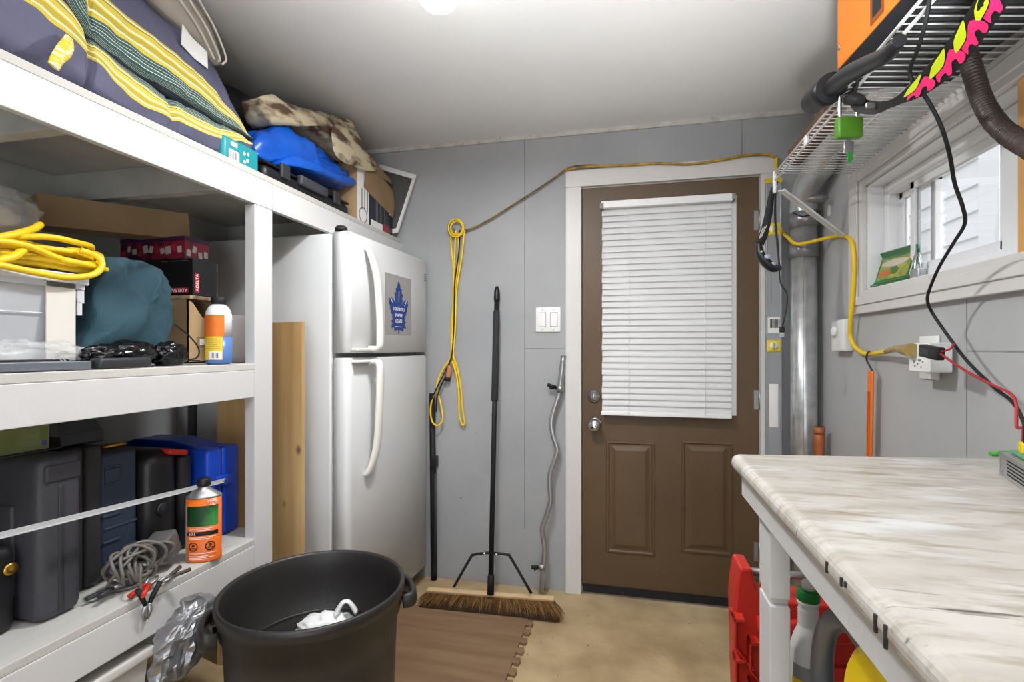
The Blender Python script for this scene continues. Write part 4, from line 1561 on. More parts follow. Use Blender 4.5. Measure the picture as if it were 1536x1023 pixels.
# black tray with a green carton on the case
t = thing('black_tray', 'black angled metal tray lying on the grey hard case, holding the green carton', 'tray', (-1.45, .93, zt1))
zt2 = zt1 + .001
x1_ = -1.375
ye0, ye1 = P(92, 690, X=x1_).y, P(155, 690, X=x1_).y
b = MB()
b.box(x1_ - .25, .70, zt2, x1_, ye1, zt2 + .003)
b.box(x1_ - .004, ye0, zt2, x1_, ye1, zt2 + .030)
b.prism([(ye0, zt2 + .030), (ye1, zt2 + .030), (ye1 - .018, zt2 + .075), (ye0 + .012, zt2 + .078), (ye0 + .002, zt2 + .070)], lambda a, c, d: (x1_ - .003 - (c - zt2 - .03) * .25 + d, a, c), -.003, 0)
b.build('tray', M_dgrey2, t)
M_gcart = mat('green_carton', '6c7145', .6, col2='7d8256', nscale=12)
t = thing('green_carton', 'small yellow-green carton lying in the black tray on the lower shelf', 'box', (-1.43, .86, zt2 + .004))
yg = P(74, 670, X=-1.385).y
MB().box(-1.50, yg - .22, zt2 + .0035, -1.385, yg, zt2 + .062).build('carton', M_gcart, t, bevel=.001)
MB().box(-1.3852, yg - .016, zt2 + .012, -1.3845, yg - .006, zt2 + .026).build('print', mat('carton_blue', '46558a', .6), t)
MB().box(-1.3852, yg - .020, zt2 + .028, -1.3845, yg - .004, zt2 + .056).build('print', mat('carton_lime', '6e7d33', .6), t)
for k in range(5):
    MB().box(-1.3852, yg - .12, zt2 + .014 + k * .008, -1.3846, yg - .03 - .01 * (k % 2), zt2 + .0155 + k * .008).build('print', mat('carton_lime', '6e7d33', .6), t)
t = thing('copper_foil_pouch', 'shiny copper foil pouch stuffed above the black tray under the middle shelf', 'pouch', P(125, 645, X=-1.45))
c0 = P(128, 641, X=-1.45)
crumple((c0.x, c0.y, zt2 + .092), (.04, .045, .018), 31, .35, 2, 4, zt2 + .08).build('foil', M_copper, t)
crumple((c0.x - .06, c0.y - .06, zt2 + .08), (.05, .06, .016), 33, .35, 2, 3, zt2 + .064).build('foil_fold', mat('dark_foil', '59402f', .35, .6), t)

# navy case with ribs
t = thing('navy_case', 'dark navy blue tool case with ribbed edge standing between grey and black cases', 'case', (-1.55, 1.17, ZL))
xn = -1.372
yn0, yn1 = P(150, 770, X=xn).y, P(208, 770, X=xn).y
zn = zat(175, 677, xn)
MB().rbox(-1.74, yn0, ZL, xn, yn1, zn, .016).build('shell', M_navy, t)
for k, (z, f0, f1, mm) in enumerate(((.30, .1, .5, 0), (.255, .1, .5, 0), (.17, .05, .5, 1), (.135, .1, .95, 0), (.10, .05, .5, 1), (.07, .55, .95, 0), (.045, .1, .5, 0))):
    w_ = yn1 - yn0
    MB().rbox(xn - .002, yn0 + w_ * f0, ZL + z, xn + (.005 if mm else .003), yn0 + w_ * f1, ZL + z + .007, .002).build('rib', M_navy, t)
MB().rbox(xn - .004, yn0 + .012, ZL + .262, xn + .005, yn0 + .055, ZL + .30, .004).build('latch', M_navy, t)
t = thing('brass_fitting', 'small brass fitting lying on top of the navy case', 'fitting', P(168, 678, X=-1.45))
p = P(166, 678, X=-1.42)
b = MB().tube([Vector((-1.42, p.y - .03, zn + .008)), Vector((-1.40, p.y + .0, zn + .012)), Vector((-1.41, p.y + .035, zn + .008))], [.006, .008, .005], 10, smooth=4)
b.build('fitting', M_brass, t)

# black canister with red latch
xk = -1.345
yk0, yk1 = P(212, 760, X=xk).y, P(291, 760, X=xk).y
zk_ = zat(240, 676, xk)
t = thing('black_canister', 'black plastic canister with a red latch standing left of the blue case', 'canister', (-1.5, (yk0 + yk1) / 2, ZL))
MB().rbox(-1.70, yk0 + .02, ZL, xk, yk1 - .045, zk_, .045, seg=5).build('body', M_black, t)
MB().rbox(-1.70, yk1 - .043, ZL, xk, yk1, zk_ - .03, .02, seg=4).build('lid', M_blackm, t)
yr = P(268, 690, X=xk).y
R = Matrix.Translation((xk - .02, yr, zk_ - .018)) @ Matrix.Rotation(-.25, 4, 'X')
MB().rbox(-.03, -.036, -.008, .024, .036, .010, .008, M=R).build('latch', M_red, t, label='red latch')
MB().lathe([(0, 0), (.022, 0), (.018, .004), (0, .005)], (xk - .002, (yk0 + yk1) / 2 - .02, ZL + .15), 24, axis='X').build('boss', M_black, t)

# blue case
xq = -1.315
yb0, yb1 = P(312, 740, X=xq).y, P(361, 740, X=xq).y
yb1 = min(yb1, PY1 - .01)
zb_ = zat(335, 670, xq)
t = thing('blue_case', 'bright blue hard plastic case standing on the lower shelf against the post', 'case', (-1.5, (yb0 + yb1) / 2, ZL))
MB().rbox(-1.76, yb0, ZL, xq, yb0 + .062, zb_, .014).build('front_shell', M_blue, t)
MB().rbox(-1.76, yb0 + .064, ZL, xq - .002, yb1, zb_ - .002, .014).build('rear_shell', M_blue, t)
b = MB().prism([(-1.36, zb_ - .004), (-1.40, zb_ + .010), (-1.48, zb_ + .024), (-1.62, zb_ + .022), (-1.70, zb_ - .004)], lambda a, c, d: (a, d, c), yb0 + .012, yb1 - .03)
b.build('carry_handle', M_blue, t, bevel=.004)
MB().rbox(xq - .006, yb0 + .03, ZL + .17, xq + .006, yb0 + .10, ZL + .205, .004).build('latch', M_blue, t)

# galvanised strap across the lower shelf
t = thing('steel_strap', 'long thin galvanised steel strap running across the front of the cases', 'strap', (-1.25, .9, .8))
pa, pb = Vector((-1.165, YN + .06, .955)), P(334, 721, X=-1.297)
pl0 = P(0, 803, X=-1.205)
dirv = (pb - pl0).normalized()
pa = pl0 - dirv * 1.0
pa = pl0 + (pl0 - pb) * ((pl0.y - (YN + .03)) / (pb.y - pl0.y))
M_ = frame(pa, pb - pa, (0, 0, 1))
Ls = (pb - pa).length
b = MB().box(0, -.006, -.001, Ls, .006, .001, M=M_)
b.box(0, -.006, -.001, Ls, -.0045, .007, M=M_)
b.build('strap', mat('strap_zinc', 'c2c3c4', .4, .2), t)
MB().tube([pb, pb + Vector((-.004, .012, .003)), pb + Vector((-.002, .022, -.004))], [.005, .004, .002], 8).build('bent_end', M_steel, t)

# orange fuel can
oc = P(306, 838, Z=ZL)
t = thing('fuel_can', 'orange oval metal fuel can with green picture and black cap at the shelf edge', 'can', (oc.x, oc.y, ZL))
ra = math.atan2(-oc.y, -oc.x) - .25          # direction the wide face looks
SXo, SYo = .030, .047
zh = .185
M_orc = mat('can_orange', 'd9661c', .35)


def oval(z, k=1.0):
    out = []
    for i in range(36):
        a = 2 * math.pi * i / 36
        x, y_ = SXo * k * math.cos(a), SYo * k * math.sin(a)
        out.append(Vector((oc.x + x * math.cos(ra) - y_ * math.sin(ra), oc.y + x * math.sin(ra) + y_ * math.cos(ra), ZL + z)))
    return out


MB().rings([oval(0, .97), oval(.003, 1.02), oval(.006, 1), oval(zh, 1)]).build('can_body', M_orc, t)


def mixo(z, k, r, f):
    a = oval(z, k)
    return [p.lerp(Vector((oc.x + (p.x - oc.x) / max(1e-6, math.hypot(p.x - oc.x, p.y - oc.y)) * r, oc.y + (p.y - oc.y) / max(1e-6, math.hypot(p.x - oc.x, p.y - oc.y)) * r, p.z)), f) for p in a]


MB().rings([oval(zh, 1.0), oval(zh + .004, 1.03), oval(zh + .006, 1.0), mixo(zh + .018, .75, .025, .5), mixo(zh + .026, .5, .016, 1), mixo(zh + .034, .5, .016, 1)]).build('shoulder', M_steel, t)
MB().lathe([(.018, 0), (.0185, .001), (.0185, .019), (.016, .022), (0, .022)], (oc.x, oc.y, ZL + zh + .034), 24).build('cap', M_black, t)
AR = SXo


def owrap(a0, a1, z0, z1, m, name, lift=1.012, n=10):
    b = MB()

    def fn(u, v):
        a = a0 + (a1 - a0) * u
        x, y_ = SXo * lift * math.cos(a), SYo * lift * math.sin(a)
        return (oc.x + x * math.cos(ra) - y_ * math.sin(ra), oc.y + x * math.sin(ra) + y_ * math.cos(ra), ZL + z0 + (z1 - z0) * v)
    b.grid(fn, n, 1)
    return b.build(name, m, t)


owrap(-.95, 1.05, .105, .165, mat('can_picture', '0c3d1c', .4, col2='4fae5a', nscale=9, lo=.42, hi=.7), 'picture')
owrap(-1.30, -1.0, .0, .168, mat('can_silver', 'a9abad', .4), 'side_band')
owrap(-.95, 1.05, .078, .090, M_ink, 'black_band', n=10)
for z, a1 in ((.098, .8), (.0935, .6), (.0725, .9), (.068, .5), (.026, .9), (.018, .4), (.0135, .8), (.009, .3)):
    owrap(-.75, a1, z, z + .0016, M_paper, 'print')
mid = lambda a, z, l=1.02: Vector((oc.x + SXo * l * math.cos(a) * math.cos(ra) - SYo * l * math.sin(a) * math.sin(ra), oc.y + SXo * l * math.cos(a) * math.sin(ra) + SYo * l * math.sin(a) * math.cos(ra), ZL + z))
for a in (-.45, .5):
    p = mid(a, .047, 1.02)
    tn = (mid(a + .05, .047) - mid(a - .05, .047)).normalized()
    MF = frame(p, tn, (0, 0, 1))
    b = MB()
    b.lathe([(.0105, -.0003), (.0132, -.0003), (.0132, .0006), (.0105, .0006)], (0, 0, 0), 24, cap=False)
    b.xf(MF)
    b.build('warning_ring', M_ink, t)
    b = MB().lathe([(0, -.001), (.004, -.001), (.004, .0006), (0, .0006)], (0, .003, 0), 10)
    b.box(-.007, -.006, -.001, .007, -.0035, .0006)
    b.xf(MF)
    b.build('warning_sign', M_ink, t)
tn = (mid(-.45, .084) - mid(-.6, .084)).normalized()
text('50:1', .012, frame(mid(-.52, .084, 1.03), tn, (0, 0, 1)), M_paper, t)
tn = (mid(.8, .175) - mid(.5, .175)).normalized()
text('STIHL', .011, frame(mid(.62, .176, 1.03), tn, (0, 0, 1)), M_paper, t)

# battery charger leads with clamps
t = thing('jumper_leads', 'tangle of grey charger leads with a red clamp at the edge of the lower shelf', 'cable', (-1.3, 1.14, ZL))
cb = P(246, 832, X=-1.285)
R = Matrix.Translation((cb.x, cb.y, ZL + .065)) @ Matrix.Rotation(.3, 4, 'X') @ Matrix.Rotation(.35, 4, 'Z')
MB().rbox(-.035, -.028, -.035, .03, .03, .035, .008, M=R).build('charger_body', mat('charger_grey', '5a5a58', .45), t)
rnd = random.Random(8)
c0 = P(207, 850, X=-1.272)
for k in range(9):
    pts = []
    a1, a2, tl = rnd.uniform(.03, .05), rnd.uniform(.035, .07), rnd.uniform(-.9, .9)
    ox_, oy_, oz = rnd.uniform(-.015, .015), rnd.uniform(-.03, .035), rnd.uniform(-.006, .012)
    for i in range(9):
        a = 2 * math.pi * i / 9
        y_, z = a2 * math.cos(a), a1 * math.sin(a)
        pts.append(Vector((c0.x + ox_ + .018 * math.sin(a * 2 + k), c0.y + oy_ + y_ * math.cos(tl) - z * math.sin(tl), max(ZL + .006, ZL + .052 + oz + y_ * math.sin(tl) + z * math.cos(tl)))))
    MB().tube(pts, .0042, 8, closed=True, smooth=6).build('lead', M_grey, t)
# clamps
def clamp(o, ax, up, s, mh1, mj, spread=.28):
    o, ax = Vector(o), Vector(ax).normalized()
    M = frame(o, ax, up)
    h = MB()
    j = MB()
    for sg in (1, -1):
        h.tube([M @ Vector((0, sg * .006 * s, 0)), M @ Vector((.03 * s, sg * (.010 + .02 * spread) * s, 0)), M @ Vector((.062 * s, sg * (.014 + .05 * spread) * s, 0))], [.006 * s, .008 * s, .008 * s], 8, flat=1.0)
        j.tube([M @ Vector((0.006 * s, sg * .006 * s, 0)), M @ Vector((-.02 * s, sg * .013 * s, 0)), M @ Vector((-.045 * s, sg * .004 * s, 0))], [.006 * s, .007 * s, .004 * s], 8)
    return h, j


p = P(214, 905, X=-1.188)
h, j = clamp(P(221, 908, X=-1.187), (0, .1, 1), (0, 1, .0), .78, None, None, .55)
c1 = h.build('clamp_handle', M_blackm, t)
j.build('clamp_jaw', M_steel, c1)
h, j = clamp(P(222, 876, Z=ZL + .018), (.2, -.6, -.1), (1, .3, 0), .8, None, None, .1)
c1 = h.build('clamp_handle', M_red, t, label='red clamp')
j.build('clamp_jaw', M_steel, c1)
h, j = clamp(P(255, 865, Z=ZL + .02), (.1, .8, .1), (1, -.1, 0), .7, None, None, .3)
c1 = h.build('clamp_handle', mat('brown_grip', '453b35', .5), t)
j.build('clamp_jaw', M_steel, c1)
h, j = clamp(P(168, 882, Z=ZL + .02), (.05, -.7, -.02), (1, 0, .2), .8, None, None, .2)
c1 = h.build('clamp_handle', M_dgrey2, t)
j.build('clamp_jaw', M_steel, c1)
MB().tube([Vector((-1.255, P(210, 840, X=-1.25).y, ZL + .06)), P(211, 850, X=-1.195), P(211, 872, X=-1.188), P(212, 886, X=-1.187)], .003, 8, smooth=5).build('lead', M_grey, t)

# white tote on the floor below the shelf
t = thing('white_tote', 'cloudy white plastic tote on the floor under the lower shelf, mostly hidden', 'storage tote', (-1.45, .72, 0))
b = MB()
x0, x1, y0q, y1q, zh_ = -1.70, -1.225, .36, 1.08, .44
o0 = [(x0 + .03, y0q + .03), (x1 - .03, y0q + .03), (x1 - .03, y1q - .03), (x0 + .03, y1q - .03)]
o1 = [(x0, y0q), (x1, y0q), (x1, y1q), (x0, y1q)]
for i in range(4):
    j = (i + 1) % 4
    b.add([(*o0[i], .003), (*o0[j], .003), (*o1[j], zh_), (*o1[i], zh_)], [(0, 1, 2, 3)])
b.add([(*p, .003) for p in o0], [(0, 1, 2, 3)])
b.build('tub', mat('white_tub', 'c9c7c3', .4), t, solid=.003)
b = MB().rbox(x0 - .012, y0q - .012, zh_ - .012, x1 + .014, y1q + .012, zh_ + .018, .008)
b.build('lid', mat('tub_lid', 'd8d6d2', .35), t)

# ------------------------------------------------------------------ bin
bcx, bcy, bh, br = -.82, 1.21, .60, .235
t = thing('trash_can', 'large round black plastic trash can standing open on the floor before the fridge', 'bin', (bcx, bcy, 0))
ro = [(.0, .012), (.180, .012), (.186, .0), (.190, .006), (.200, .10), (.214, .45), (.218, bh - .075), (.226, bh - .072), (.227, bh - .035), (.233, bh - .032), (.237, bh - .012), (.235, bh), (.229, bh + .002), (.224, bh - .006), (.219, bh - .04), (.212, bh - .075), (.206, bh - .16), (.200, bh - .165), (.186, .10), (.178, .03), (0, .03)]
MB().lathe(ro, (bcx, bcy, 0), 64).build('body', M_can, t)
MB().lathe([(.2065, bh - .170), (.2035, bh - .1645), (.199, bh - .1645), (.199, bh - .172)], (bcx, bcy, 0), 64, cap=False).build('inner_rib', M_can, t)
for sgn, name in ((1, 'r'), (-1, 'l')):
    a = math.radians(38) if sgn > 0 else math.radians(218)
    d = Vector((math.cos(a), math.sin(a), 0))
    n_ = Vector((-d.y, d.x, 0))
    c = Vector((bcx, bcy, 0))
    b = MB()
    pts = [c + d * .222 + n_ * -.062 + Vector((0, 0, bh - .065)), c + d * .252 + n_ * -.060 + Vector((0, 0, bh - .062)), c + d * .262 + n_ * 0 + Vector((0, 0, bh - .058)), c + d * .252 + n_ * .060 + Vector((0, 0, bh - .062)), c + d * .222 + n_ * .062 + Vector((0, 0, bh - .065))]
    b.tube(pts, [.009, .010, .010, .010, .009], 10, smooth=5, flat=2.2)
    b.build('handle', M_can, t)
# white grocery bag inside
t = thing('white_carrier_bag', 'crumpled white carrier bag lying inside the black trash can', 'bag', (bcx + .05, bcy - .02, .03))
q = P(490, 925, Z=.43)
b = crumple((bcx, bcy, .225), (.125, .125, .18), 41, .35, 1.8, 4)
b.build('bag_body', M_whitebag, t)
qq = P(490, 924, Z=.47)
crumple((qq.x + .01, qq.y - .01, .435), (.105, .07, .055), 43, .55, 1.8, 4).build('bag_top', M_whitebag, t)
pa = P(478, 928, Z=.45)
for (u0, u1, h_) in (((503, 922), (534, 917), .508),):
    a, c = P(*u0, Z=.475), P(*u1, Z=.475)
    m_ = (a + c) / 2
    m_.z = h_
    MB().tube([a, a.lerp(m_, .6) + Vector((0, 0, .008)), m_, c.lerp(m_, .6) + Vector((0, 0, .008)), c], [.02, .014, .010, .014, .02], 8, smooth=5, flat=.35).build('bag_handle', M_whitebag, t)
# silver bag on the bin handle
t = thing('silver_grey_bag', 'crumpled shiny grey plastic bag hung over the left handle of the trash can', 'bag', P(270, 1000, X=-1.09))
rows = [(285, 896, 12), (292, 905, 22), (282, 930, 40), (276, 955, 42), (272, 980, 40), (268, 1000, 34), (262, 1014, 20), (258, 1019, 6)]
rings = []
Xs = -1.10
for i, (px, py, hw) in enumerate(rows):
    c = P(px, py, X=Xs)
    k = 760 / (Vector((c.x, c.y)).length * .93)
    r_ = hw / k
    rings.append([Vector((c.x + math.sin(a) * r_ * .55, c.y + math.cos(a) * r_, c.z)) for a in [2 * math.pi * q_ / 40 for q_ in range(40)]])
b = MB()
cols_ = [spline([r[a] for r in rings], 6)[0] for a in range(40)]
b.rings([[cols_[a][i] for a in range(40)] for i in range(len(cols_[0]))])
for i, v in enumerate(b.v):
    d = 1 - abs(noise.noise(Vector((v.x * 22, v.y * 22, v.z * 9)))) * 2
    d2 = 1 - abs(noise.noise(Vector((v.x * 40, v.y * 40, v.z * 26 + 4)))) * 2
    cc = Vector((Xs, P(274, 960, X=Xs).y, v.z))
    b.v[i] = v + (v - cc) * (.20 * d + .20 * d2 - .2) + noise.noise_vector(v * 45) * .008
b.sm = [False] * len(b.sm)
b.build('film', M_silverbag, t)

# ------------------------------------------------------------------ right: workbench
def marble():
    m = mat('marble_laminate', 'c2beb6', .28, col2='9c9388', nscale=6, stretch=(1.2, 3.0, 1.5), lo=.38, hi=.85, detail=12)
    nt = m.node_tree
    b = nt.nodes['Principled BSDF']
    src = b.inputs['Base Color'].links[0].from_socket
    tc = nt.nodes.new('ShaderNodeTexCoord')
    for sc, st_, p0, p1, colr, rot in ((9, (.7, 4.5, 2), .55, .75, '8d7d69', .25), (5.0, (.8, 3, 2), .56, .72, 'cfd2d1', .15), (34, (.6, 1.8, 2), .54, .75, 'a3988a', .4), (16, (.35, 5, 3), .67, .74, '5f574e', .3)):
        mp = nt.nodes.new('ShaderNodeMapping')
        mp.inputs['Scale'].default_value = st_
        mp.inputs['Rotation'].default_value = (0, 0, rot)
        mp.inputs['Location'].default_value = (sc, rot * 9, 1)
        nt.links.new(tc.outputs['Object'], mp.inputs[0])
        n = nt.nodes.new('ShaderNodeTexNoise')
        n.inputs['Scale'].default_value = sc
        n.inputs['Detail'].default_value = 7
        nt.links.new(mp.outputs[0], n.inputs['Vector'])
        r = nt.nodes.new('ShaderNodeMapRange')
        r.inputs[1].default_value, r.inputs[2].default_value = p0, p1
        nt.links.new(n.outputs['Fac'], r.inputs[0])
        mx = nt.nodes.new('ShaderNodeMix')
        mx.data_type = 'RGBA'
        mx.inputs[7].default_value = lin(colr)
        nt.links.new(r.outputs[0], mx.inputs[0])
        nt.links.new(src, mx.inputs[6])
        src = mx.outputs[2]
    nt.links.new(src, b.inputs['Base Color'])
    return m


M_marble = marble()
ZBT = .995
t = thing('workbench', 'white painted timber workbench with worn pale marble-look top along the right wall', 'workbench', (.52, .4, 0))
pr = [(.818, ZBT)] + [(.246 - .018 * math.sin(a), ZBT - .016 + .016 * math.cos(a)) for a in [i * math.pi / 2 / 5 for i in range(6)]] + [(.228, .974), (.231, .966), (.240, .962), (.262, .962), (.262, .954), (.818, .954)]
far = lambda x: 1.228 + (x - .228) * .144
ring1 = [Vector((x, far(x), z)) for x, z in pr]
ring1b = [Vector((max(x, .232) if x < .3 else x, far(x) + .004, z - (.002 if z > .99 else 0))) for x, z in pr]
ring0 = [Vector((x, -.75, z)) for x, z in pr]
b = MB().rings([ring0, ring1, ring1b], smooth=False)
for i in range(len(b.sm)):
    b.sm[i] = False
b.build('worktop', M_marble, t, autosmooth=False, bevel=.002)
dk = mat('chip_dark', '2e2823', .7)
for (px, py, ln) in ((1240, 855, .016), (1262, 858, .012), (1268, 850, .007), (1313, 905, .022), (1328, 915, .028)):
    p = P(px, py, X=.2275)
    p.z = min(max(p.z, .968), .985)
    MB().rbox(.2262, p.y - .002, .983 - ln * .75, .2292, p.y + .002, .984, .0009).build('chip', dk, t, label='dark chip in the worktop edge')
b = MB().box(.248, -.70, .906, .267, 1.222, .9535)
b.build('front_rail', M_benchw, t, bevel=.002)
MB().box(.2671, 1.19, .90, .815, 1.222, .9535).build('end_rail', M_benchw, t, bevel=.002)
for (x0, y0q) in ((.268, 1.068), (.268, -.68), (.775, 1.068), (.775, -.68)):
    b = MB().box(x0, y0q, 0, x0 + .036, y0q + .082, .9055)
    if x0 < .3 and y0q > 1:
        b = MB().box(x0, y0q, 0, x0 + .036, y0q + .082, .735)
        b.box(x0, y0q, .75, x0 + .036, y0q + .082, .9055)
        b.box(x0 + .003, y0q + .012, .735, x0 + .036, y0q + .082, .75)
    b.build('leg', M_benchw, t, bevel=.002)
MB().box(.27, -.72, .428, .815, 1.062, .447).build('lower_shelf', M_shelfgrey, t, bevel=.001)
MB().box(.27, 1.062, .428, .774, 1.2, .447).build('lower_shelf', M_shelfgrey, t, bevel=.001)
MB().box(.25, -.70, .385, .267, 1.15, .447).build('shelf_rail', M_benchw, t, bevel=.001)

ZS = .448
# spray bottle
sx_, sy_ = P(1204, 960, Y=1.14).x + .015, 1.155
t = thing('spray_bottle', 'white ribbed-neck plastic bottle with green collar standing behind the bench leg', 'bottle', (sx_, sy_, ZS))
pr = [(.030, 0), (.034, .004), (.034, .165), (.033, .172), (.027, .195), (.020, .212)]
for k in range(7):
    pr += [(.0195, .215 + k * .0055), (.0182, .2178 + k * .0055)]
pr += [(.018, .256), (.021, .262), (.021, .268)]
MB().lathe(pr, (sx_, sy_, ZS), 32).build('bottle_body', mat('spray_white', 'd8d8d6', .35), t)
MB().lathe([(.0205, .268), (.022, .27), (.021, .288), (.018, .290), (0, .29)], (sx_, sy_, ZS), 28).build('collar', mat('cap_green', '157a2c', .4), t, label='green collar')
MB().lathe([(.012, .29), (.012, .305), (.008, .31), (0, .31)], (sx_, sy_, ZS), 20).build('spout', M_white, t)
fa = math.atan2(-sy_, -sx_)
wrap((sx_, sy_), .034, fa - .9, fa + .9, ZS + .012, ZS + .145, mat('spray_label', 'd4d4d2', .5), 'label', t)
wrap((sx_, sy_), .034, fa - .9, fa + .9, ZS + .115, ZS + .145, M_gasket, 'label', t, lift=.001)
wrap((sx_, sy_), .034, fa - .95, fa + .35, ZS + .098, ZS + .116, M_yellow2, 'label', t, lift=.0013)
for k in range(5):
    wrap((sx_, sy_), .034, fa + .05 + k * .08, fa + .05 + k * .08 + (.05 if k % 2 else .03), ZS + .016, ZS + .034, M_ink, 'barcode', t, n=1, lift=.0014)

# silver oil jug with a loop handle
t = thing('oil_jug', 'silver grey oil jug with big loop handle on the shelf under the workbench', 'jug', (.38, .93, ZS))
Mj = Matrix.Translation((.378, .972, ZS)) @ Matrix.Rotation(math.radians(-74), 4, 'Z') @ Matrix.Diagonal((.82, .9, 1, 1))
def jug(pl, m, t, d=.05, name='jug_body', hole=None, M=None):
    """flat jug: side outline (a, z) with thickness d, rounded; hole: outline of the grip opening"""
    b = MB()
    q = [(a, max(c, .002)) for a, c in smooth2(pl, 5)]
    n = len(q)
    if hole is None:
        rings = []
        ca = sum(a for a, c in q) / n
        cc = sum(c for a, c in q) / n
        for dd, k in ((-d, .9), (-d * .85, .97), (-d * .5, 1), (d * .5, 1), (d * .85, .97), (d, .9)):
            rings.append([M @ Vector((ca + (a - ca) * k, dd, cc + (c - cc) * k)) for a, c in q])
        b.rings(rings)
    return b.build(name, m, t)


jug([(-.10, .012), (.10, .012), (.105, .12), (.10, .17), (.02, .20), (-.06, .185), (-.105, .14)], M_grey_jug, t, .045, M=Mj)
# loop handle
hp = [(-.098, .13), (-.106, .20), (-.085, .272), (-.03, .312), (.03, .30), (.07, .25), (.085, .19)]
b = MB().tube([Mj @ Vector((a, 0, c)) for a, c in hp], [.024, .023, .021, .021, .021, .022, .024], 14, smooth=6, flat=.8)
b.build('handle', M_grey_jug, t)
Mq = Mj @ Matrix.Translation((.085, 0, .20))
MB().lathe([(.022, .0), (.022, .055), (.02, .06), (0, .06)], (0, 0, 0), 24).xf(Mq).build('cap', mat('jug_cap', '2b2b2b', .4), t)
MB().box(-.05, -.0462, .04, .06, -.0455, .15, M=Mj).build('label', M_paper, t)
# yellow jug nearer
t = thing('yellow_jug', 'yellow plastic jug on the bench shelf nearest the camera, mostly hidden by the rail', 'jug', (.38, .73, ZS))
Mj = Matrix.Translation((.366, .775, ZS)) @ Matrix.Rotation(math.radians(-80), 4, 'Z') @ Matrix.Diagonal((.8, .95, 1.45, 1))
jug([(-.085, .012), (.085, .012), (.09, .16), (.07, .22), (.03, .25), (-.04, .26), (-.085, .20)], M_yellow2, t, .055, M=Mj)
MB().lathe([(.024, .235), (.024, .285), (.02, .29), (0, .29)], (0, 0, 0), 24).xf(Mj).build('cap', M_black, t)
# small white bottle between
t = thing('white_label_bottle', 'small white labelled bottle seen through the handle of the silver jug', 'bottle', (.47, 1.0, ZS))
MB().lathe([(.03, 0), (.034, .004), (.034, .17), (.025, .20), (.014, .215), (.014, .235), (0, .235)], (.52, 1.0, ZS), 28).build('body', M_white, t)
wrap((.52, 1.0), .034, math.pi, math.pi * 1.7, ZS + .03, ZS + .14, mat('label_text', '7a6428', .6), 'label', t)

# red sawhorse-like folded stand beyond the bench
t = thing('red_folding_stand', 'red ribbed plastic folding stand with metal top bar on the floor before the door', 'folding stand', (.43, 1.46, 0))
xl_, xr_ = .272, .56
yF, yBk = 1.40, 1.52
zt_ = .662
pl = [(xl_ + .012, 0), (xr_ - .012, 0), (xr_ - .002, .30), (xr_, .56), (xr_ - .012, zt_ - .02), (xr_ - .035, zt_ - .015), (xr_ - .055, zt_ - .075), (xl_ + .075, zt_ - .075), (xl_ + .052, zt_ - .055), (xl_ + .042, zt_), (xl_ + .012, zt_), (xl_ + .004, zt_ - .05), (xl_, .56), (xl_ + .006, .30)]
b = MB().prism(pl, lambda a, c, d: (a, d, c), yF + .02, yBk)
b.build('side_panel', M_red, t, bevel=.006)
b = MB().prism([(xl_ + .045, .02), (xr_ - .03, .02), (xr_ - .03, .44), (xl_ + .075, .44)], lambda a, c, d: (a, d, c), yF + .004, yF + .022)
b.build('front_panel', M_red, t, bevel=.005)
MB().rbox(xl_ + .05, yF + .0, .500, xr_ - .02, yF + .03, .545, .01).build('ledge', M_red, t)
for i in range(5):
    for j in range(2):
        z = .47 - i * .105 - j * .055
        x = xl_ - .008 + j * .036 + i * .002
        if z < .04:
            continue
        bk = MB()
        bk.box(x, yF - .012, z, x + .006, yF + .05, z + .075)
        bk.box(x, yF - .012, z + .066, x + .026, yF + .03, z + .075)
        bk.prism([(x, z), (x + .006, z), (x + .05, z - .055), (x + .044, z - .055)], lambda a, c, d: (a, d, c), yF - .010, yF + .03)
        bk.build('rib_bracket', M_red, t, bevel=.002)
MB().cyl((xl_ + .03, yF + .06, zt_ - .022), (xr_ - .02, yF + .06, zt_ - .022), .010, seg=16).build('metal_bar', M_steel, t, label='grey metal bar')

# power supply on the bench
pc = P(1500, 712, Z=ZBT)
t = thing('power_supply', 'perforated silver power supply box on the far right corner of the marble worktop', 'power supply', (pc.x + .05, pc.y - .1, ZBT))
pd = P(1536, 738, Z=ZBT)
ang = math.atan2(pd.y - pc.y, pd.x - pc.x)
Mp = Matrix.Translation((pc.x, pc.y, ZBT + .001)) @ Matrix.Rotation(ang, 4, 'Z')
zh_ = .044
MB().box(0, 0, 0, .20, .098, zh_ * .98, M=Mp).build('case', M_alu, t, bevel=.001)
MB().box(.0, -.0012, 0, .006, 0, zh_ + .001, M=Mp).build('flange', M_alu, t)
b = MB()
for i in range(14):
    for k in range(5):
        b.box(.045 + i * .009, -.0006, .008 + k * .0062, .0515 + i * .009, .0002, .0105 + k * .0062, M=Mp)
b.build('vent_slots', M_ink, t)
for (u, z) in ((.016, .036), (.016, .008)):
    MB().lathe([(0, 0), (.0022, 0), (.0018, -.001), (0, -.001)], (u, 0, z), 12, axis='Y').xf(Mp).build('screw', M_chrome, t)
MB().rbox(.012, .012, zh_, .14, .05, zh_ + .006, .001, M=Mp).build('terminal_block', mat('terminal_green', '5f9a78', .5), t)
for k in range(2):
    MB().rbox(.036 + k * .012, .016, zh_ + .006, .045 + k * .012, .028, zh_ + .026, .002, M=Mp).build('wire_terminal', M_yellow2, t)
t = thing('green_tool', 'small green plastic grip peeking out behind the silver power supply', 'tool', P(1495, 687, Z=ZBT))
p = P(1498, 687, Z=ZBT)
MB().tube([p + Vector((-.012, .006, .007)), p + Vector((.02, .012, .008)), p + Vector((.08, .016, .008))], [.005, .0075, .006], 10, smooth=4).build('grip', mat('grip_green', '57b04a', .4), t)

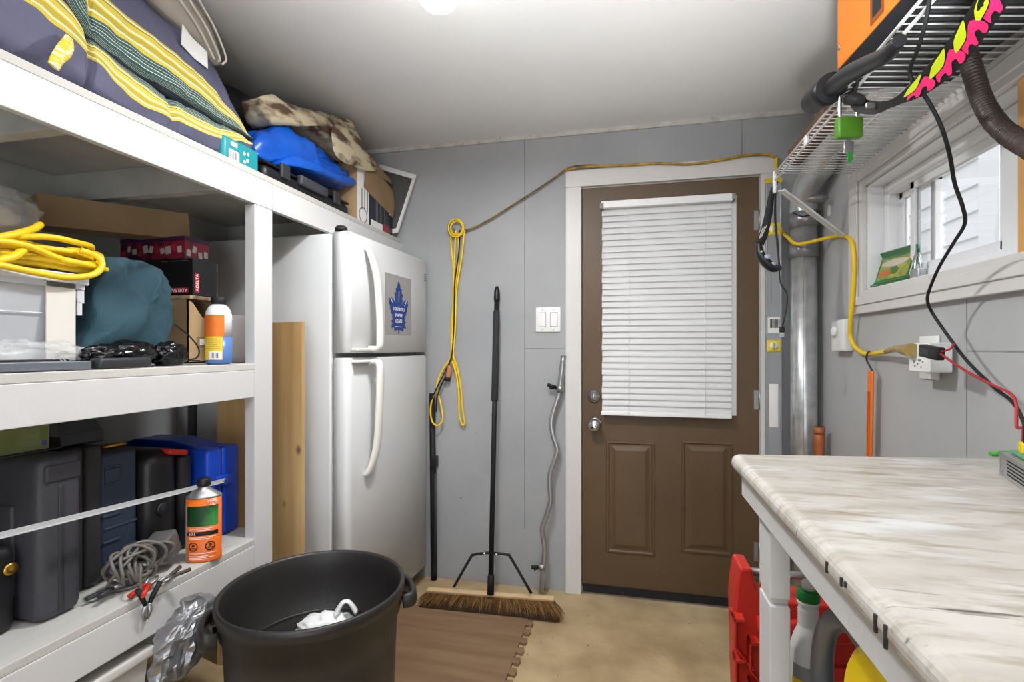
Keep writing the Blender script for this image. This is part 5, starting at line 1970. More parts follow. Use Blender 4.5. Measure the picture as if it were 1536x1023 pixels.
# ------------------------------------------------------------------ wire shelf and what hangs from it
zw = 1.884
wx0, wx1, wy0_, wy1_ = .53, .815, .42, 2.062
t = thing('wire_shelf', 'white wire shelf fixed high on the right wall above the window', 'shelf', (.67, 1.3, zw))
M_wire = mat('wire_white', 'e2e2e0', .35)
b = MB()
nw = int((wy1_ - wy0_) / .0254)
for i in range(nw + 1):
    y_ = wy1_ - i * .0254
    sk = (1 - i / nw) * .05
    b.tube([(wx1, y_ + .055 * 1, zw), (wx0 - .001, y_ - .01, zw)], .0019, 6)
b.build('cross_wires', M_wire, t)
for (x, z, r_, nm) in ((wx0, zw - .003, .0036, 'front_rail'), (wx0, zw - .030, .0036, 'lip_rail'), (.672, zw - .005, .003, 'middle_rail'), (wx1, zw - .004, .0034, 'back_rail')):
    dy = .045 * (x - wx0) / (wx1 - wx0) * 1.3
    MB().cyl((x, wy0_ - .02, z), (x, wy1_ - .008 + dy, z), r_, seg=10).build(nm, M_wire, t)
for (a, c) in ((P(1171, 286, X=.533), P(1262, 354, X=.795)), (Vector((.533, .62, 1.86)), Vector((.822, .70, 1.635)))):
    M_ = frame(a, c - a, (0, 1, 0))
    b = MB().box(0, -.013, -.0015, (c - a).length, .013, .0015, M=M_)
    b.box(0, -.013, -.0015, (c - a).length, -.010, .008, M=M_)
    b.build('brace', M_wire, t)
a = P(1166, 262, X=.53)
MB().rbox(.524, wy1_ - .022, zw - .075, .534, wy1_ - .004, zw + .004, .002).build('end_clip', M_white, t)
for y_ in (2.0, 1.52, .95):
    MB().rbox(wx1 - .002, y_ + .04, zw - .014, XR, y_ + .06, zw + .006, .003).build('wall_clip', M_white, t)
pk = P(1209, 232, X=.53)
MB().rbox(.526, pk.y - .012, zw - .032, .536, pk.y + .012, zw + .0, .003).build('rail_clip', M_white, t)

# orange case
oa = P(1256, 105.5, X=.52)
t = thing('orange_tool_case', 'orange metal case with black base standing on the wire shelf, top right of photo', 'tool case', (.65, 1.2, zw))
Mo = Matrix.Translation((oa.x, oa.y, zw + .003)) @ Matrix.Rotation(math.radians(4.0), 4, 'Z')
# local: -Y runs towards the camera, X into the shelf
hb = oa.z - zw - .003
b = MB()
b.prism([(0.012, 0), (.25, 0), (.25, hb), (0, hb)], lambda a, c, d: Mo @ Vector((a, d, c)), -.72, .0)
b.build('base', mat('case_black', '1a1c20', .25), t, bevel=.003)
MB().box(0, -.72, hb, .25, .0, .36, M=Mo).build('body', M_orange, t, bevel=.002)
sl = P(1311, 35, X=.52 + .008)
ly_ = (Mo.inverted() @ sl).y
MB().box(-.0015, ly_ - .030, hb + .014, .0, ly_ + .022, .30, M=Mo).build('slot_frame', mat('slot_brown', '8a4210', .5), t)
MB().box(-.002, ly_ - .022, hb + .026, -.001, ly_ + .012, .30, M=Mo).build('slot', M_ink, t)
b = MB()
for (y_, z) in ((-.012, hb + .05), (-.012, hb + .20)):
    MB().lathe([(.006, 0), (.005, -.002), (0, -.003)], (0, y_, z), 12, axis='X').xf(Mo).build('rivet', M_chrome, t)

# vacuum wand with cuff
t = thing('vacuum_nozzle', 'black ribbed vacuum tube cuff lying over the front rail of the wire shelf', 'tube', P(1228, 150, X=.50))
p0, p1 = P(1219, 153, X=.492), P(1248, 131, X=.492)
pz = Vector((0, 0, .0))
ax = (p1 - p0).normalized()
L = (p1 - p0).length
b = MB().tube([p0, p0 + ax * L * .12, p0 + ax * L * .55, p0 + ax * L * .58, p0 + ax * L], [.030, .032, .032, .036, .036], 24)
b.build('cuff', M_black, t)
q = [p0 + ax * L * .95, P(1272, 112, X=.490), P(1300, 97, X=.486), P(1330, 82, X=.484), P(1350, 60, X=.484)]
MB().tube(q, [.021, .020, .018, .015, .012], 16, smooth=6).build('tube', M_black, t)
t = thing('brown_board', 'brown wooden piece lying on the far end of the wire shelf', 'board', (.66, 1.82, zw))
MB().box(.56, 1.66, zw + .004, .60, 2.0, zw + .06, M=Matrix.Identity(4)).build('board', mat('dark_board', '5b4030', .6, col2='6e4f3a', nscale=9), t, bevel=.002)
t = thing('shelf_plastic_bag', 'crumpled clear plastic bag lying on the wire shelf, seen through its wires', 'bag', (.70, 1.75, zw))
crumple((.71, 1.76, zw + .05), (.09, .22, .05), 51, .45, 2.2, 4, zw + .004).build('film', M_film, t)
# padlock with keys
pp = P(1273, 190, X=.512)
t = thing('green_padlock', 'green padlock with keys hanging from the front rail of the wire shelf', 'padlock', (pp.x, pp.y, pp.z - .02))
k = 1 / 500
zc_ = P(1273, 194, X=.512).z
dirx = Vector((math.cos(YAW), math.sin(YAW), 0))
MBx = frame(Vector((pp.x, pp.y, zc_)), dirx, (0, 0, 1))
MB().rbox(-.029, -.022, -.011, .029, .026, .011, .004, M=MBx).build('lock_body', M_greenlock, t)
zr = 1.881 - zc_
b = MB().tube([MBx @ Vector(v) for v in ((-.021, .02, 0), (-.021, .065, 0), (-.017, .080, 0), (0, .089, 0), (.017, .080, 0), (.021, .065, 0), (.021, .02, 0))], .0042, 10, smooth=4)
b.build('shackle', M_chrome, t)
MB().rbox(-.012, -.058, -.002, .012, -.028, .002, .002, M=MBx).build('key', M_steel, t)
MB().box(-.004, -.034, -.001, .004, -.02, .001, M=MBx).build('key_blade', M_steel, t)
b = MB().add([MBx @ Vector(v) for v in ((-.006, -.056, .003), (.006, -.056, .003), (.008, -.072, .003), (.001, -.082, .003), (-.005, -.076, .003), (-.006, -.056, .005), (.006, -.056, .005), (.008, -.072, .005), (.001, -.082, .005), (-.005, -.076, .005))],
             [(0, 1, 2, 3, 4), (9, 8, 7, 6, 5)] + [(i, (i + 1) % 5, 5 + (i + 1) % 5, 5 + i) for i in range(5)])
b.build('key_tag', M_green, t)

# black strap with pink and lime print
t = thing('printed_strap', 'black strap with pink and lime printed shapes hanging under the wire shelf', 'strap', P(1380, 120, X=.56))
cl_ = [(1276, 147, .520, 8), (1290, 158, .522, 20), (1312, 162, .53, 18), (1335, 156, .535, 11), (1352, 148, .538, 14), (1378, 132, .54, 27), (1409, 106, .54, 36), (1438, 74, .535, 38), (1462, 40, .525, 40), (1488, 0, .51, 42), (1512, -60, .505, 44), (1560, -220, .508, 40), (1610, -420, .512, 36)]
mids, nrms, hws = [], [], []
for px, py, X, w_ in cl_:
    p = P(px, py, X=X)
    fwd = -p.x * math.sin(YAW) + p.y * math.cos(YAW)
    mids.append(p)
    hws.append(w_ / 2 * fwd / F)
mids, hws = spline(mids, 6, False, hws)
b = MB()
rows_ = []
for i, p in enumerate(mids):
    tn = (mids[min(i + 1, len(mids) - 1)] - mids[max(i - 1, 0)]).normalized()
    vw = (p - Vector((0, 0, CZ))).normalized()
    sd = tn.cross(vw).normalized()
    nn = sd.cross(tn).normalized()
    if nn.dot(vw) > 0:
        nn = -nn
    rows_.append((p, sd, nn, hws[i]))
rings = [[p + sd * h + nn * .0012, p - sd * h + nn * .0012, p - sd * h - nn * .0012, p + sd * h - nn * .0012] for p, sd, nn, h in rows_]
b.rings(rings, smooth=False)
b.build('webbing', M_blackm, t)


def strap_pt(u, v):
    """u along (index), v across -1..1"""
    i = max(0, min(len(rows_) - 2, int(u)))
    fr_ = u - i
    p0, s0, n0, h0 = rows_[i]
    p1, s1, n1, h1 = rows_[i + 1]
    return p0.lerp(p1, fr_) + s0.lerp(s1, fr_) * v * (h0 * (1 - fr_) + h1 * fr_) + n0.lerp(n1, fr_) * .0032


def strap_shape(pl, m):
    b = MB()
    q = smooth2(pl, 2)
    c = (sum(a for a, _ in q) / len(q), sum(v for _, v in q) / len(q))
    n = len(q)
    b.add([strap_pt(a, v) for a, v in q], [list(range(n))])
    b.build('print', m, t, fixn=False)


# which side of the strap is up-left in the picture
flip = 1
for s0 in (0, 8.2, 16.0, 24.0, 32):
    k = .55 if s0 == 0 else 1
    s_ = 26 + s0
    if s_ + 7 > len(rows_):
        continue
    strap_shape([(s_ - .6, .0), (s_ + 1.8, .66), (s_ + 5.2, .86), (s_ + 7.2, .92), (s_ + 5.6, .48), (s_ + 3.8, .10), (s_ + 1.6, -.02)], M_lime)
    strap_shape([(s_ + .8, -.14), (s_ + 3.2, -.06), (s_ + 5.4, .28), (s_ + 7.4, .52), (s_ + 8.2, -.05), (s_ + 7.8, -.66), (s_ + 6.2, -.90), (s_ + 5.6, -.74), (s_ + 6.2, -.34), (s_ + 5.2, -.22), (s_ + 4.2, -.52), (s_ + 3.2, -.86), (s_ + 2.4, -.84), (s_ + 2.6, -.48), (s_ + 1.4, -.50), (s_ + .2, -.80)], M_pink)
q = [P(1277, 147, X=.518), P(1284, 128, X=.524), P(1290, 118, X=.53)]
MB().tube([P(1270, 150, X=.515), P(1280, 148, X=.515), P(1292, 150, X=.515)], [.010, .015, .010], 10, smooth=3).build('knot', M_blackm, t)
MB().tube([q[0], q[1], q[2]], [.012, .010, .006], 8, smooth=3, flat=.5).build('loop', M_blackm, t)
MB().rbox(-.011, -.006, -.003, .011, .006, .003, .002, M=frame(P(1306, 158, X=.520), dirx, (0, 0, 1))).build('buckle', M_steel, t)

# brown corrugated hose
t = thing('corrugated_hose', 'dark brown corrugated hose hanging from the wire shelf in front of the window', 'hose', P(1480, 170, X=.72))
ctl = [P(1452, 84, X=.70), P(1460, 110, X=.70), P(1474, 152, X=.70), P(1497, 188, X=.69), P(1536, 216, X=.67), P(1600, 240, X=.64), P(1700, 200, X=.62), Vector((.64, .62, 1.80)), Vector((.66, .58, 1.855))]
q, _ = spline(ctl, 40)
qq, rr = [], []
acc = 0
for i, p in enumerate(q):
    if i:
        acc += (p - q[i - 1]).length
    qq.append(p)
    rr.append(.0165 + .0021 * math.sin(acc * 2 * math.pi / .0085))
MB().tube(qq, rr, 14).build('hose', M_hose, t)

# headlamp with charging cable
t = thing('headlamp', 'black headlamp on an elastic band hanging from the end of the wire shelf', 'headlamp', P(1155, 345, X=.53))
Y_ = 2.06
q = [P(1165, 272, Y=Y_), P(1158, 290, Y=Y_), P(1153, 320, Y=Y_), P(1146, 350, Y=Y_), P(1139, 366, Y=Y_)]
MB().tube(q, [.006, .010, .013, .015, .016], 8, smooth=5, flat=.25, up=(0, 1, 0)).build('band', M_blackm, t)
q = [P(1165, 272, Y=Y_), P(1163, 300, Y=Y_ + .02), P(1163, 330, Y=Y_ + .02), P(1166, 365, Y=Y_ + .02), P(1169, 400, Y=Y_ + .01)]
MB().tube(q, [.007, .010, .012, .013, .010], 8, smooth=5, flat=.25, up=(.9, -.5, 0)).build('band', M_dgrey2, t)
for k in range(3):
    MB().tube([P(1150 - k * 2.6, 338 + k * 1, Y=Y_ - .006), P(1142 - k * 1.6 , 356 + k * 1, Y=Y_ - .008)], .0011, 6).build('band_stripe', M_cream, t)
q = [P(1138, 364, Y=Y_), P(1140, 380, Y=Y_ - .005), P(1148, 393, Y=Y_ - .01), P(1160, 402, Y=Y_ - .01), P(1170, 402, Y=Y_)]
MB().tube(q, [.012, .019, .022, .020, .012], 14, smooth=5, flat=.8).build('lamp_housing', M_black, t)
for (px, py, r_) in ((1151, 385, .013), (1160, 396, .011)):
    p = P(px, py, Y=Y_ - .026)
    MB().lathe([(0, 0), (r_, .002), (r_ * .8, -.004), (0, -.006)], (p.x, p.y, p.z), 20, axis='Y', sx=1.0, sy=.8).build('lens', mat('lens_grey', '9aa3b5', .15), t)
MB().lathe([(0, 0), (.004, 0), (.003, -.003), (0, -.003)], (P(1142, 379, Y=Y_ - .022).x, Y_ - .024, P(1142, 379, Y=Y_).z), 12, axis='Y').build('button', M_white, t)
q = [P(1169, 404, Y=Y_), P(1171, 425, Y=Y_), P(1180, 440, Y=Y_), P(1180, 462, Y=Y_), P(1174, 490, Y=Y_)]
MB().tube(q, .0022, 8, smooth=6).build('charging_cable', M_blackm, t)
p = P(1173, 494, Y=Y_)
MB().rbox(p.x - .009, p.y - .005, p.z - .012, p.x + .009, p.y + .005, p.z + .010, .003).build('usb_plug', M_black, t)
MB().box(p.x - .007, p.y - .003, p.z - .028, p.x + .007, p.y + .003, p.z - .012).build('plug_tip', M_chrome, t)

# spirit level standing in the corner
lx0, lx1 = P(1148.5, 500, Y=2.53).x, P(1172, 500, Y=2.53).x
t = thing('spirit_level', 'tall grey aluminium spirit level with yellow vials standing beside the door frame', 'spirit level', ((lx0 + lx1) / 2, 2.535, 0))
M_lev = mat('level_grey', 'a2a5a8', .4, .5)
yl = 2.522
hz0, hz1 = P(1160, 641, Y=yl).z, P(1160, 576, Y=yl).z
zt_ = 2.01
b = MB()
b.box(lx0 + .004, yl + .004, 0.02, lx1 - .004, yl + .016, zt_ - .02)
b.box(lx0, yl, 0.02, lx0 + .006, yl + .022, zt_ - .02)
b.box(lx1 - .006, yl, 0.02, lx1, yl + .022, zt_ - .02)
b.build('body', M_lev, t, bevel=.001)
for z in (0, zt_ - .02):
    MB().box(lx0 - .001, yl - .001, z, lx1 + .001, yl + .023, z + .02).build('end_cap', M_yellow2, t)
for py in (519, 343):
    zc_ = P(1160, py, Y=yl).z
    xm = (lx0 + lx1) / 2
    v = MB().rbox(lx0 + .003, yl - .002, zc_ - .028, lx1 - .003, yl + .01, zc_ + .028, .008).build('vial_block', M_yellow2, t)
    MB().lathe([(0, 0), (.019, 0), (.019, -.0008), (0, -.0008)], (xm, yl - .002, zc_), 28, axis='Y').build('vial_face', M_white, v)
    MB().cyl((xm - .003, yl - .004, zc_ - .016), (xm - .003, yl - .004, zc_ + .016), .005, seg=12).build('vial', mat('vial_lime', 'b8c83a', .2), v)
MB().rbox(lx0 + .014, yl + .0025, hz0, lx1 - .014, yl + .006, hz1, .001).build('grip_slot', M_white, t)
zl0, zl1 = P(1160, 499, Y=yl).z, P(1160, 476, Y=yl).z
MB().box(lx0 + .007, yl + .003, zl0, lx1 - .007, yl + .0045, zl1).build('label', M_paper, t)
for k in range(8):
    MB().box(lx0 + .017 + k * .0052, yl + .002, zl0 + .022, lx0 + .0195 + k * .0052 + (.001 if k % 3 else 0), yl + .003, zl1 - .008).build('barcode', M_ink, t)
z0_, z1_ = P(1160, 455, Y=yl).z, P(1160, 405, Y=yl).z
MB().box(lx0 + .020, yl + .003, z0_, lx0 + .024, yl + .0041, z1_).build('groove', M_gasket, t)

# duct
px_, py_, rp = .755, 2.465, .053
t = thing('metal_duct', 'shiny galvanised round duct rising in the corner right of the door', 'duct', (px_, py_, 0))
ztop = 1.83
MB().cyl((px_, py_, 0), (px_, py_, ztop), rp, seg=40).build('pipe', M_galv, t)
MB().tube([(px_ + rp * math.cos(-1.9), py_ + rp * math.sin(-1.9), .02), (px_ + rp * math.cos(-1.9), py_ + rp * math.sin(-1.9), ztop)], .002, 6).build('seam', M_galv, t)
q = [Vector((px_, py_, ztop - .01)), Vector((px_, py_ - .01, ztop + .05)), Vector((px_, py_ - .07, ztop + .11)), Vector((px_ + .01, py_ - .17, ztop + .15)), Vector((px_ + .015, py_ - .30, ztop + .22)), Vector((px_ + .015, py_ - .40, ztop + .28))]
MB().tube(q, rp + .002, 32, smooth=6).build('elbow', mat('duct_film', 'b2b4b6', .3, .5, bump=.4, bscale=30), t)
for z in (ztop - .03, P(1200, 372, Y=2.41).z):
    b = MB().cyl((px_, py_, z - .035), (px_, py_, z + .03), rp + .004, seg=40)
    b.noise(.004, 60, int(z * 10))
    b.build('foil_tape', M_silverbag, t)
MB().tube([(px_ - rp, py_ - .03, ztop - .005), (px_ - .02, py_ - rp - .006, ztop - .028), (px_ + .03, py_ - rp, ztop - .015), (px_ + rp + .004, py_, ztop + .005)], .0025, 6, smooth=5).build('wire_tie', M_blackm, t)
a, c = P(1210, 290, X=.745), P(1246, 306, X=.79)
crumple((a + c) / 2, (.045, .02, .02), 61, .4, 2.2, 3).build('loose_foil', M_silverbag, t)
crumple(P(1244, 316, X=.79), (.008, .014, .03), 63, .4, 2.2, 3).build('loose_foil', M_film, t)

# ------------------------------------------------------------------ yellow cable: wall coil, run over the door, drop to the outlet
t = thing('extension_cord', 'yellow extension cord hung in a coil on the wall and run over the door', 'cable', P(683, 340, Y=2.55))
YC = 2.553
def strand(pts, m, r=.0048, y=YC, name='strand', flat=1.0):
    return MB().tube([P(a, c, Y=y - (d[0] if d else 0)) for a, c, *d in pts], r, 8, smooth=6).build(name, m, t)


for r_, dx, m in ((11, 0, M_blackm), (9, 2, M_yellow), (11.5, 1, M_yellow)):
    MB().tube([P(683 + dx + r_ * math.cos(a), 342 + r_ * 1.15 * math.sin(a), Y=YC - .006 - dx * .004) for a in [i * math.pi / 5 for i in range(10)]], .0046, 8, closed=True, smooth=4).build('coil_loop', m, t)
strand([(676, 345), (677, 370), (681, 420), (680, 470), (678, 515), (674, 542), (660, 572, .025), (648, 600, .034), (646, 622, .034), (650, 635, .034), (658, 638, .034), (664, 628, .028), (661, 605, .026), (655, 580, .022), (664, 555, .01), (674, 540)], M_yellow)
strand([(690, 345), (688, 380), (682, 425), (681, 480), (678, 530), (668, 556, .01), (655, 582, .028), (645, 604, .03)], M_blackm, .0036, YC - .008)
strand([(697, 345), (692, 390), (685, 435), (683, 490), (680, 530), (685, 548), (691, 580), (694, 615), (697, 634), (693, 637), (689, 622), (688, 590), (684, 560), (678, 542)], M_yellow, .0052, YC - .004)
strand([(684, 345), (682, 380), (680, 430), (679, 480), (677, 530)], M_yellow, .005, YC - .002)
strand([(687, 350), (688, 385), (683, 430), (677, 490), (680, 538), (688, 560)], M_yellow, .0048, YC + .004)
strand([(668, 566, .01), (660, 582, .026), (655, 600, .03), (654, 618, .03)], M_blackm, .004, YC - .002)
MB().tube([P(674, 548, Y=YC - .01), P(674, 556, Y=YC - .01), P(672, 566, Y=YC - .01)], [.010, .014, .014], 12, smooth=3).build('clear_plug', mat('clear_amber', 'c98a62', .2, alpha=.75), t)
MB().cyl(P(672, 566, Y=YC - .01), P(671, 571, Y=YC - .01), .015).build('plug_face', M_blackm, t)
MB().tube([P(692, 634, Y=YC), P(697, 640, Y=YC), P(699, 635, Y=YC)], .003, 8, smooth=3).build('tie_wire', M_steel, t)
strand([(693, 346), (710, 342), (740, 326), (770, 307), (800, 288), (830, 268), (853, 252), (880, 248), (900, 249)], mat('dark_cord', '4a3a1c', .5, col2='8a6a22', nscale=14), .0045, YC - .003)
strand([(848, 255), (880, 250), (940, 248), (985, 245), (1035, 246), (1080, 240), (1120, 233), (1150, 232), (1165, 236)], M_cordmix, .0062, 2.538)
Xc = .812
q = [P(1165, 236, Y=2.535), P(1164, 262, Y=2.558), P(1164, 300, Y=2.558), P(1167, 330, Y=2.558), Vector((.6935, 2.553, P(1174, 349, Y=2.55).z)), Vector((.6935, 2.47, P(1176, 357, Y=2.47).z)), Vector((.696, 2.41, P(1186, 363, Y=2.40).z)), P(1199, 366, Y=2.385), P(1220, 362, Y=2.37), P(1245, 356, X=.815), P(1263, 354, X=.818), P(1276, 360, X=.799), P(1281, 385, X=.796), P(1280, 430, X=.796), P(1276, 480, X=.798), P(1276, 505, X=.805), P(1284, 522, X=Xc), P(1300, 531, X=Xc), P(1325, 528, X=.80), P(1338, 525, X=.785)]
MB().tube(q, .0075, 12, smooth=6).build('wall_run', M_yellow, t)
q = [P(1330, 527, X=.79), P(1345, 523, X=.78), P(1358, 525, X=.765), P(1368, 525, X=.755)]
MB().tube(q, [.008, .010, .016, .019], 14, smooth=4).build('clear_socket', mat('clear_ochre', 'a98f4a', .2, alpha=.8), t)
hk = P(683, 344, Y=2.56)
t = thing('wall_hook', 'small dark metal hook on the back wall holding the yellow cord coil', 'hook', hk)
MB().tube([Vector((hk.x, YB, hk.z)), Vector((hk.x, YB - .03, hk.z - .006)), Vector((hk.x, YB - .045, hk.z)), Vector((hk.x, YB - .045, hk.z + .014))], .003, 8, smooth=4).build('hook', M_steel, t)

# orange strap piece on a wire hook
t = thing('orange_hanging_bar', 'orange plastic bar hanging by a wire hook from the yellow cord above the workbench', 'bar', P(1306, 600, X=.80))
Xo = .80
q = [P(1305, 527, X=Xo), P(1301, 530, X=Xo - .006), P(1300, 540, X=Xo), P(1305, 550, X=Xo), P(1309, 557, X=Xo)]
MB().tube(q, .003, 8, smooth=5).build('wire_hook', M_dgrey2, t)
pa, pb = P(1306.5, 556, X=Xo), P(1304, 690, X=Xo)
pb.z = min(pb.z, .93)
M_ = frame(pa, pb - pa, (0, 1, 0))
Lb = (pb - pa).length + .05
b = MB().rbox(0, -.0165, -.004, Lb, .0165, .004, .003, M=M_)
b.build('bar', M_orange2, t)
for s in (-.006, .006):
    MB().box(.07, s - .0012, -.0055, Lb, s + .0012, -.003, M=M_).build('groove_rib', mat('orange_dark', 'b8540f', .5), t)

# wooden handle standing in the corner
t = thing('wooden_handle', 'brown wooden tool handle standing in the corner behind the workbench', 'tool', (.79, 2.39, 0))
p = P(1229, 644, Y=2.36)
MB().tube([Vector((p.x, 2.36, .0)), Vector((p.x, 2.36, p.z - .06)), Vector((p.x, 2.36, p.z - .02)), Vector((p.x, 2.36, p.z))], [.016, .021, .022, .017], 14, smooth=4).build('handle', mat('handle_wood', '8a4a22', .4, col2='a85f30', nscale=20, stretch=(1, 1, .1)), t)

# thermostat, outlet, adapter
t = thing('wall_dial', 'white wall control with a round dial below the window corner', 'wall control', (XR, 2.24, 1.22))
y0q, y1q = P(1272, 505, X=XR - .02).y, P(1253, 505, X=XR - .02).y
MB().rbox(XR - .035, y0q, 1.222, XR, y1q, 1.345, .005).build('housing', M_white, t)
MB().lathe([(0, 0), (.022, 0), (.018, -.012), (.010, -.013), (0, -.013)], (XR - .035, (y0q + y1q) / 2 + .015, 1.30), 24, axis='X').build('dial', M_vinyl, t)
y0q, y1q = P(1411, 540, X=XR).y, P(1382, 540, X=XR).y
t = thing('wall_outlet', 'white wall outlet plate on the right wall behind the plug adapter', 'outlet', (XR, (y0q + y1q) / 2, 1.15))
z0_, z1_ = P(1395, 569, X=XR).z, P(1395, 504, X=XR).z
MB().rbox(XR - .006, y0q, z0_, XR, y1q, z1_, .003).build('plate', M_white, t)
MB().rbox(XR - .010, y0q + .018, z0_ + .022, XR - .005, y1q - .018, z1_ - .022, .002).build('socket', M_vinyl, t)
t = thing('plug_adapter', 'white multi-socket plug adapter in the outlet, taking the yellow cord', 'adapter', (XR - .05, y1q - .03, 1.17))
ya0, ya1 = P(1394, 535, X=.765).y, P(1362, 535, X=.765).y
za0, za1 = P(1380, 558, X=.765).z, P(1380, 514, X=.765).z
b = MB()
b.prism([(ya0, za0 + .004), (ya0, za1), (ya1 - .012, za1), (ya1 - .004, za1 - .02), (ya1, za0 + .004), (ya1 - .004, za0), (ya0 + .004, za0)], lambda a, c, d: (d, a, c), .766, XR - .0125)
b.build('housing', M_white, t, bevel=.004)
ym_, zm_ = (ya0 + ya1) / 2, (za0 + za1) / 2
MB().rbox(.7645, ym_ - .010, zm_ - .010, .767, ym_ + .002, zm_ - .005, .0005).build('slot', M_gasket, t)
for (dy, dz) in ((-.02, -.012), (.005, -.018), (.018, -.024), (-.012, -.026), (.022, -.012)):
    MB().lathe([(0, 0), (.0028, 0), (.0028, .001), (0, .001)], (.7648, ym_ + dy, zm_ + dz), 10, axis='X').build('pin_hole', M_gasket, t)
# inline fuse holder and leads
t = thing('fuse_lead', 'black inline fuse holder on red and black wires running to the silver power supply', 'wire', P(1396, 528, X=.73))
Xf = .735
a, c = P(1384, 525, X=Xf), P(1411, 531, X=Xf)
M_ = frame(a, c - a, (0, 0, 1))
Lf = (c - a).length
MB().rbox(0, -.016, -.010, Lf, .015, .010, .003, M=M_).build('fuse_holder', M_black, t)
MB().rbox(.012, -.006, .0095, Lf * .62, .006, .0115, .001, M=M_).build('window_recess', M_dgrey2, t)
pe = Mp @ Vector((.040, .022, zh_ + .02))
pe2 = Mp @ Vector((.053, .022, zh_ + .02))
q = [c, P(1430, 544, X=.73), P(1455, 560, X=.73), P(1490, 578, X=.73), P(1515, 590, X=.725), P(1524, 605, X=.72), P(1525, 640, X=.71), pe + Vector((0, 0, .03)), pe]
MB().tube(q, .0028, 8, smooth=6).build('red_wire', M_redd, t)
q = [c + Vector((0, 0, .006)), P(1418, 526, X=.745), P(1427, 522, X=.755), P(1430, 516, X=.765)]
MB().tube(q, .0026, 8, smooth=6).build('red_wire', M_redd, t)
t = thing('black_power_lead', 'long black cable hanging from the wire shelf down to the silver power supply', 'cable', P(1420, 400, X=.72))
q = [P(1404, -150, X=.56), P(1402, -120, X=.505), P(1398, -60, X=.506), P(1394, 0, X=.512), P(1387, 40, X=.514), P(1375, 78, X=.52), P(1365, 105, X=.53), P(1370, 124, X=.54), P(1390, 148, X=.56), P(1412, 190, X=.59), P(1425, 235, X=.62), P(1432, 275, X=.65), P(1444, 310, X=.67), P(1447, 336, X=.69), P(1430, 365, X=.71), P(1408, 402, X=.725), P(1393, 438, X=.735), P(1392, 455, X=.74), P(1402, 475, X=.76), P(1428, 512, X=.772), P(1452, 543, X=.77), P(1490, 580, X=.765), P(1518, 602, X=.755), P(1532, 625, X=.735), pe2 + Vector((0, 0, .03)), pe2]
MB().tube(q, .0036, 10, smooth=6).build('cable', M_blackm, t)

# tin in the window, glass piece
t = thing('green_tin_tray', 'small green tin tray with a printed garden picture standing on the window sill', 'tray', P(1340, 430, X=XR + .02))
c4 = [P(1306, 432.5, X=XR + .022), P(1361, 421, X=XR + .045), P(1366, 374, X=XR + .05), P(1316, 382, X=XR + .042)]
zsill = wz0 + .0065
xa = (c4[1] - c4[0]).normalized()
tw, th = (c4[1] - c4[0]).length, .125
base = P(1307, 433, X=XR + .016)
base.z = zsill
xdir = Vector((.028, -(c4[0].y - c4[1].y), 0)).normalized()
updir = Vector((.28, 0, 1)).normalized()
Mt = frame(base, xdir, updir)
tw = abs(c4[0].y - c4[1].y) * 1.05


def rrect(w_, h_, r_, o=0, n=5):
    pts = []
    for cx, cy, a0 in ((w_ - r_, r_, -90), (w_ - r_, h_ - r_, 0), (r_, h_ - r_, 90), (r_, r_, 180)):
        for i in range(n + 1):
            a = math.radians(a0 + 90 * i / n)
            pts.append((cx + (r_ - o) * math.cos(a), cy + (r_ - o) * math.sin(a)))
    return pts


b = MB()
rings = []
for o, z in ((0.0, .002), (.0, .012), (.003, .014), (.012, .006), (.016, .003)):
    rings.append([Mt @ Vector((a, c, z)) for a, c in rrect(tw, th, .022, o)])
b.rings(rings, smooth=False)
b.build('tray', M_tin, t)
pw, ph = tw - .056, th - .056
MB().box(.028, .024, .003, .028 + pw, .024 + ph + .006, .0045, M=Mt).build('picture', mat('picture_ground', 'a9a24e', .5, col2='6f8f3d', nscale=60), t)
for (u, v, w_, h_, m) in ((.05, .66, .9, .36, mat('pic_sky', 'c9c3b4', .5)), (.02, .2, .45, .32, mat('pic_orange', 'c4713a', .5)), (.42, .22, .26, .5, mat('pic_green', '4c7a3f', .5)), (.62, .5, .3, .22, mat('pic_pale', 'a9b25a', .5)), (.38, .62, .3, .16, mat('pic_pink', 'c89484', .5)), (.5, .1, .1, .16, mat('pic_yellow', 'd1b33c', .5))):
    q = [(.025 + pw * (u + w_ / 2 + w_ / 2 * math.cos(a)), .022 + ph * (v + h_ / 2 + h_ / 2 * math.sin(a))) for a in [i * math.pi / 8 for i in range(16)]]
    MB().prism(q, lambda a, c, d: Mt @ Vector((a, c, d)), .0045, .0052 + v * .001).build('picture_patch', m, t)
t = thing('sill_padlock', 'small silver padlock standing open on the window sill beside the green tin', 'padlock', P(1378, 410, X=XR + .03))
p = P(1376, 424, X=XR + .035)
zs_ = zsill + .0005
MB().rbox(p.x - .012, p.y - .028, zs_, p.x + .012, p.y + .020, zs_ + .032, .004).build('lock_body', M_alu, t)
MB().tube([Vector((p.x, p.y + .014, zs_ + .028)), Vector((p.x, p.y + .016, zs_ + .062)), Vector((p.x, p.y + .003, zs_ + .078)), Vector((p.x, p.y - .013, zs_ + .066)), Vector((p.x, p.y - .016, zs_ + .028))], .004, 10, smooth=5).build('shackle', M_chrome, t)

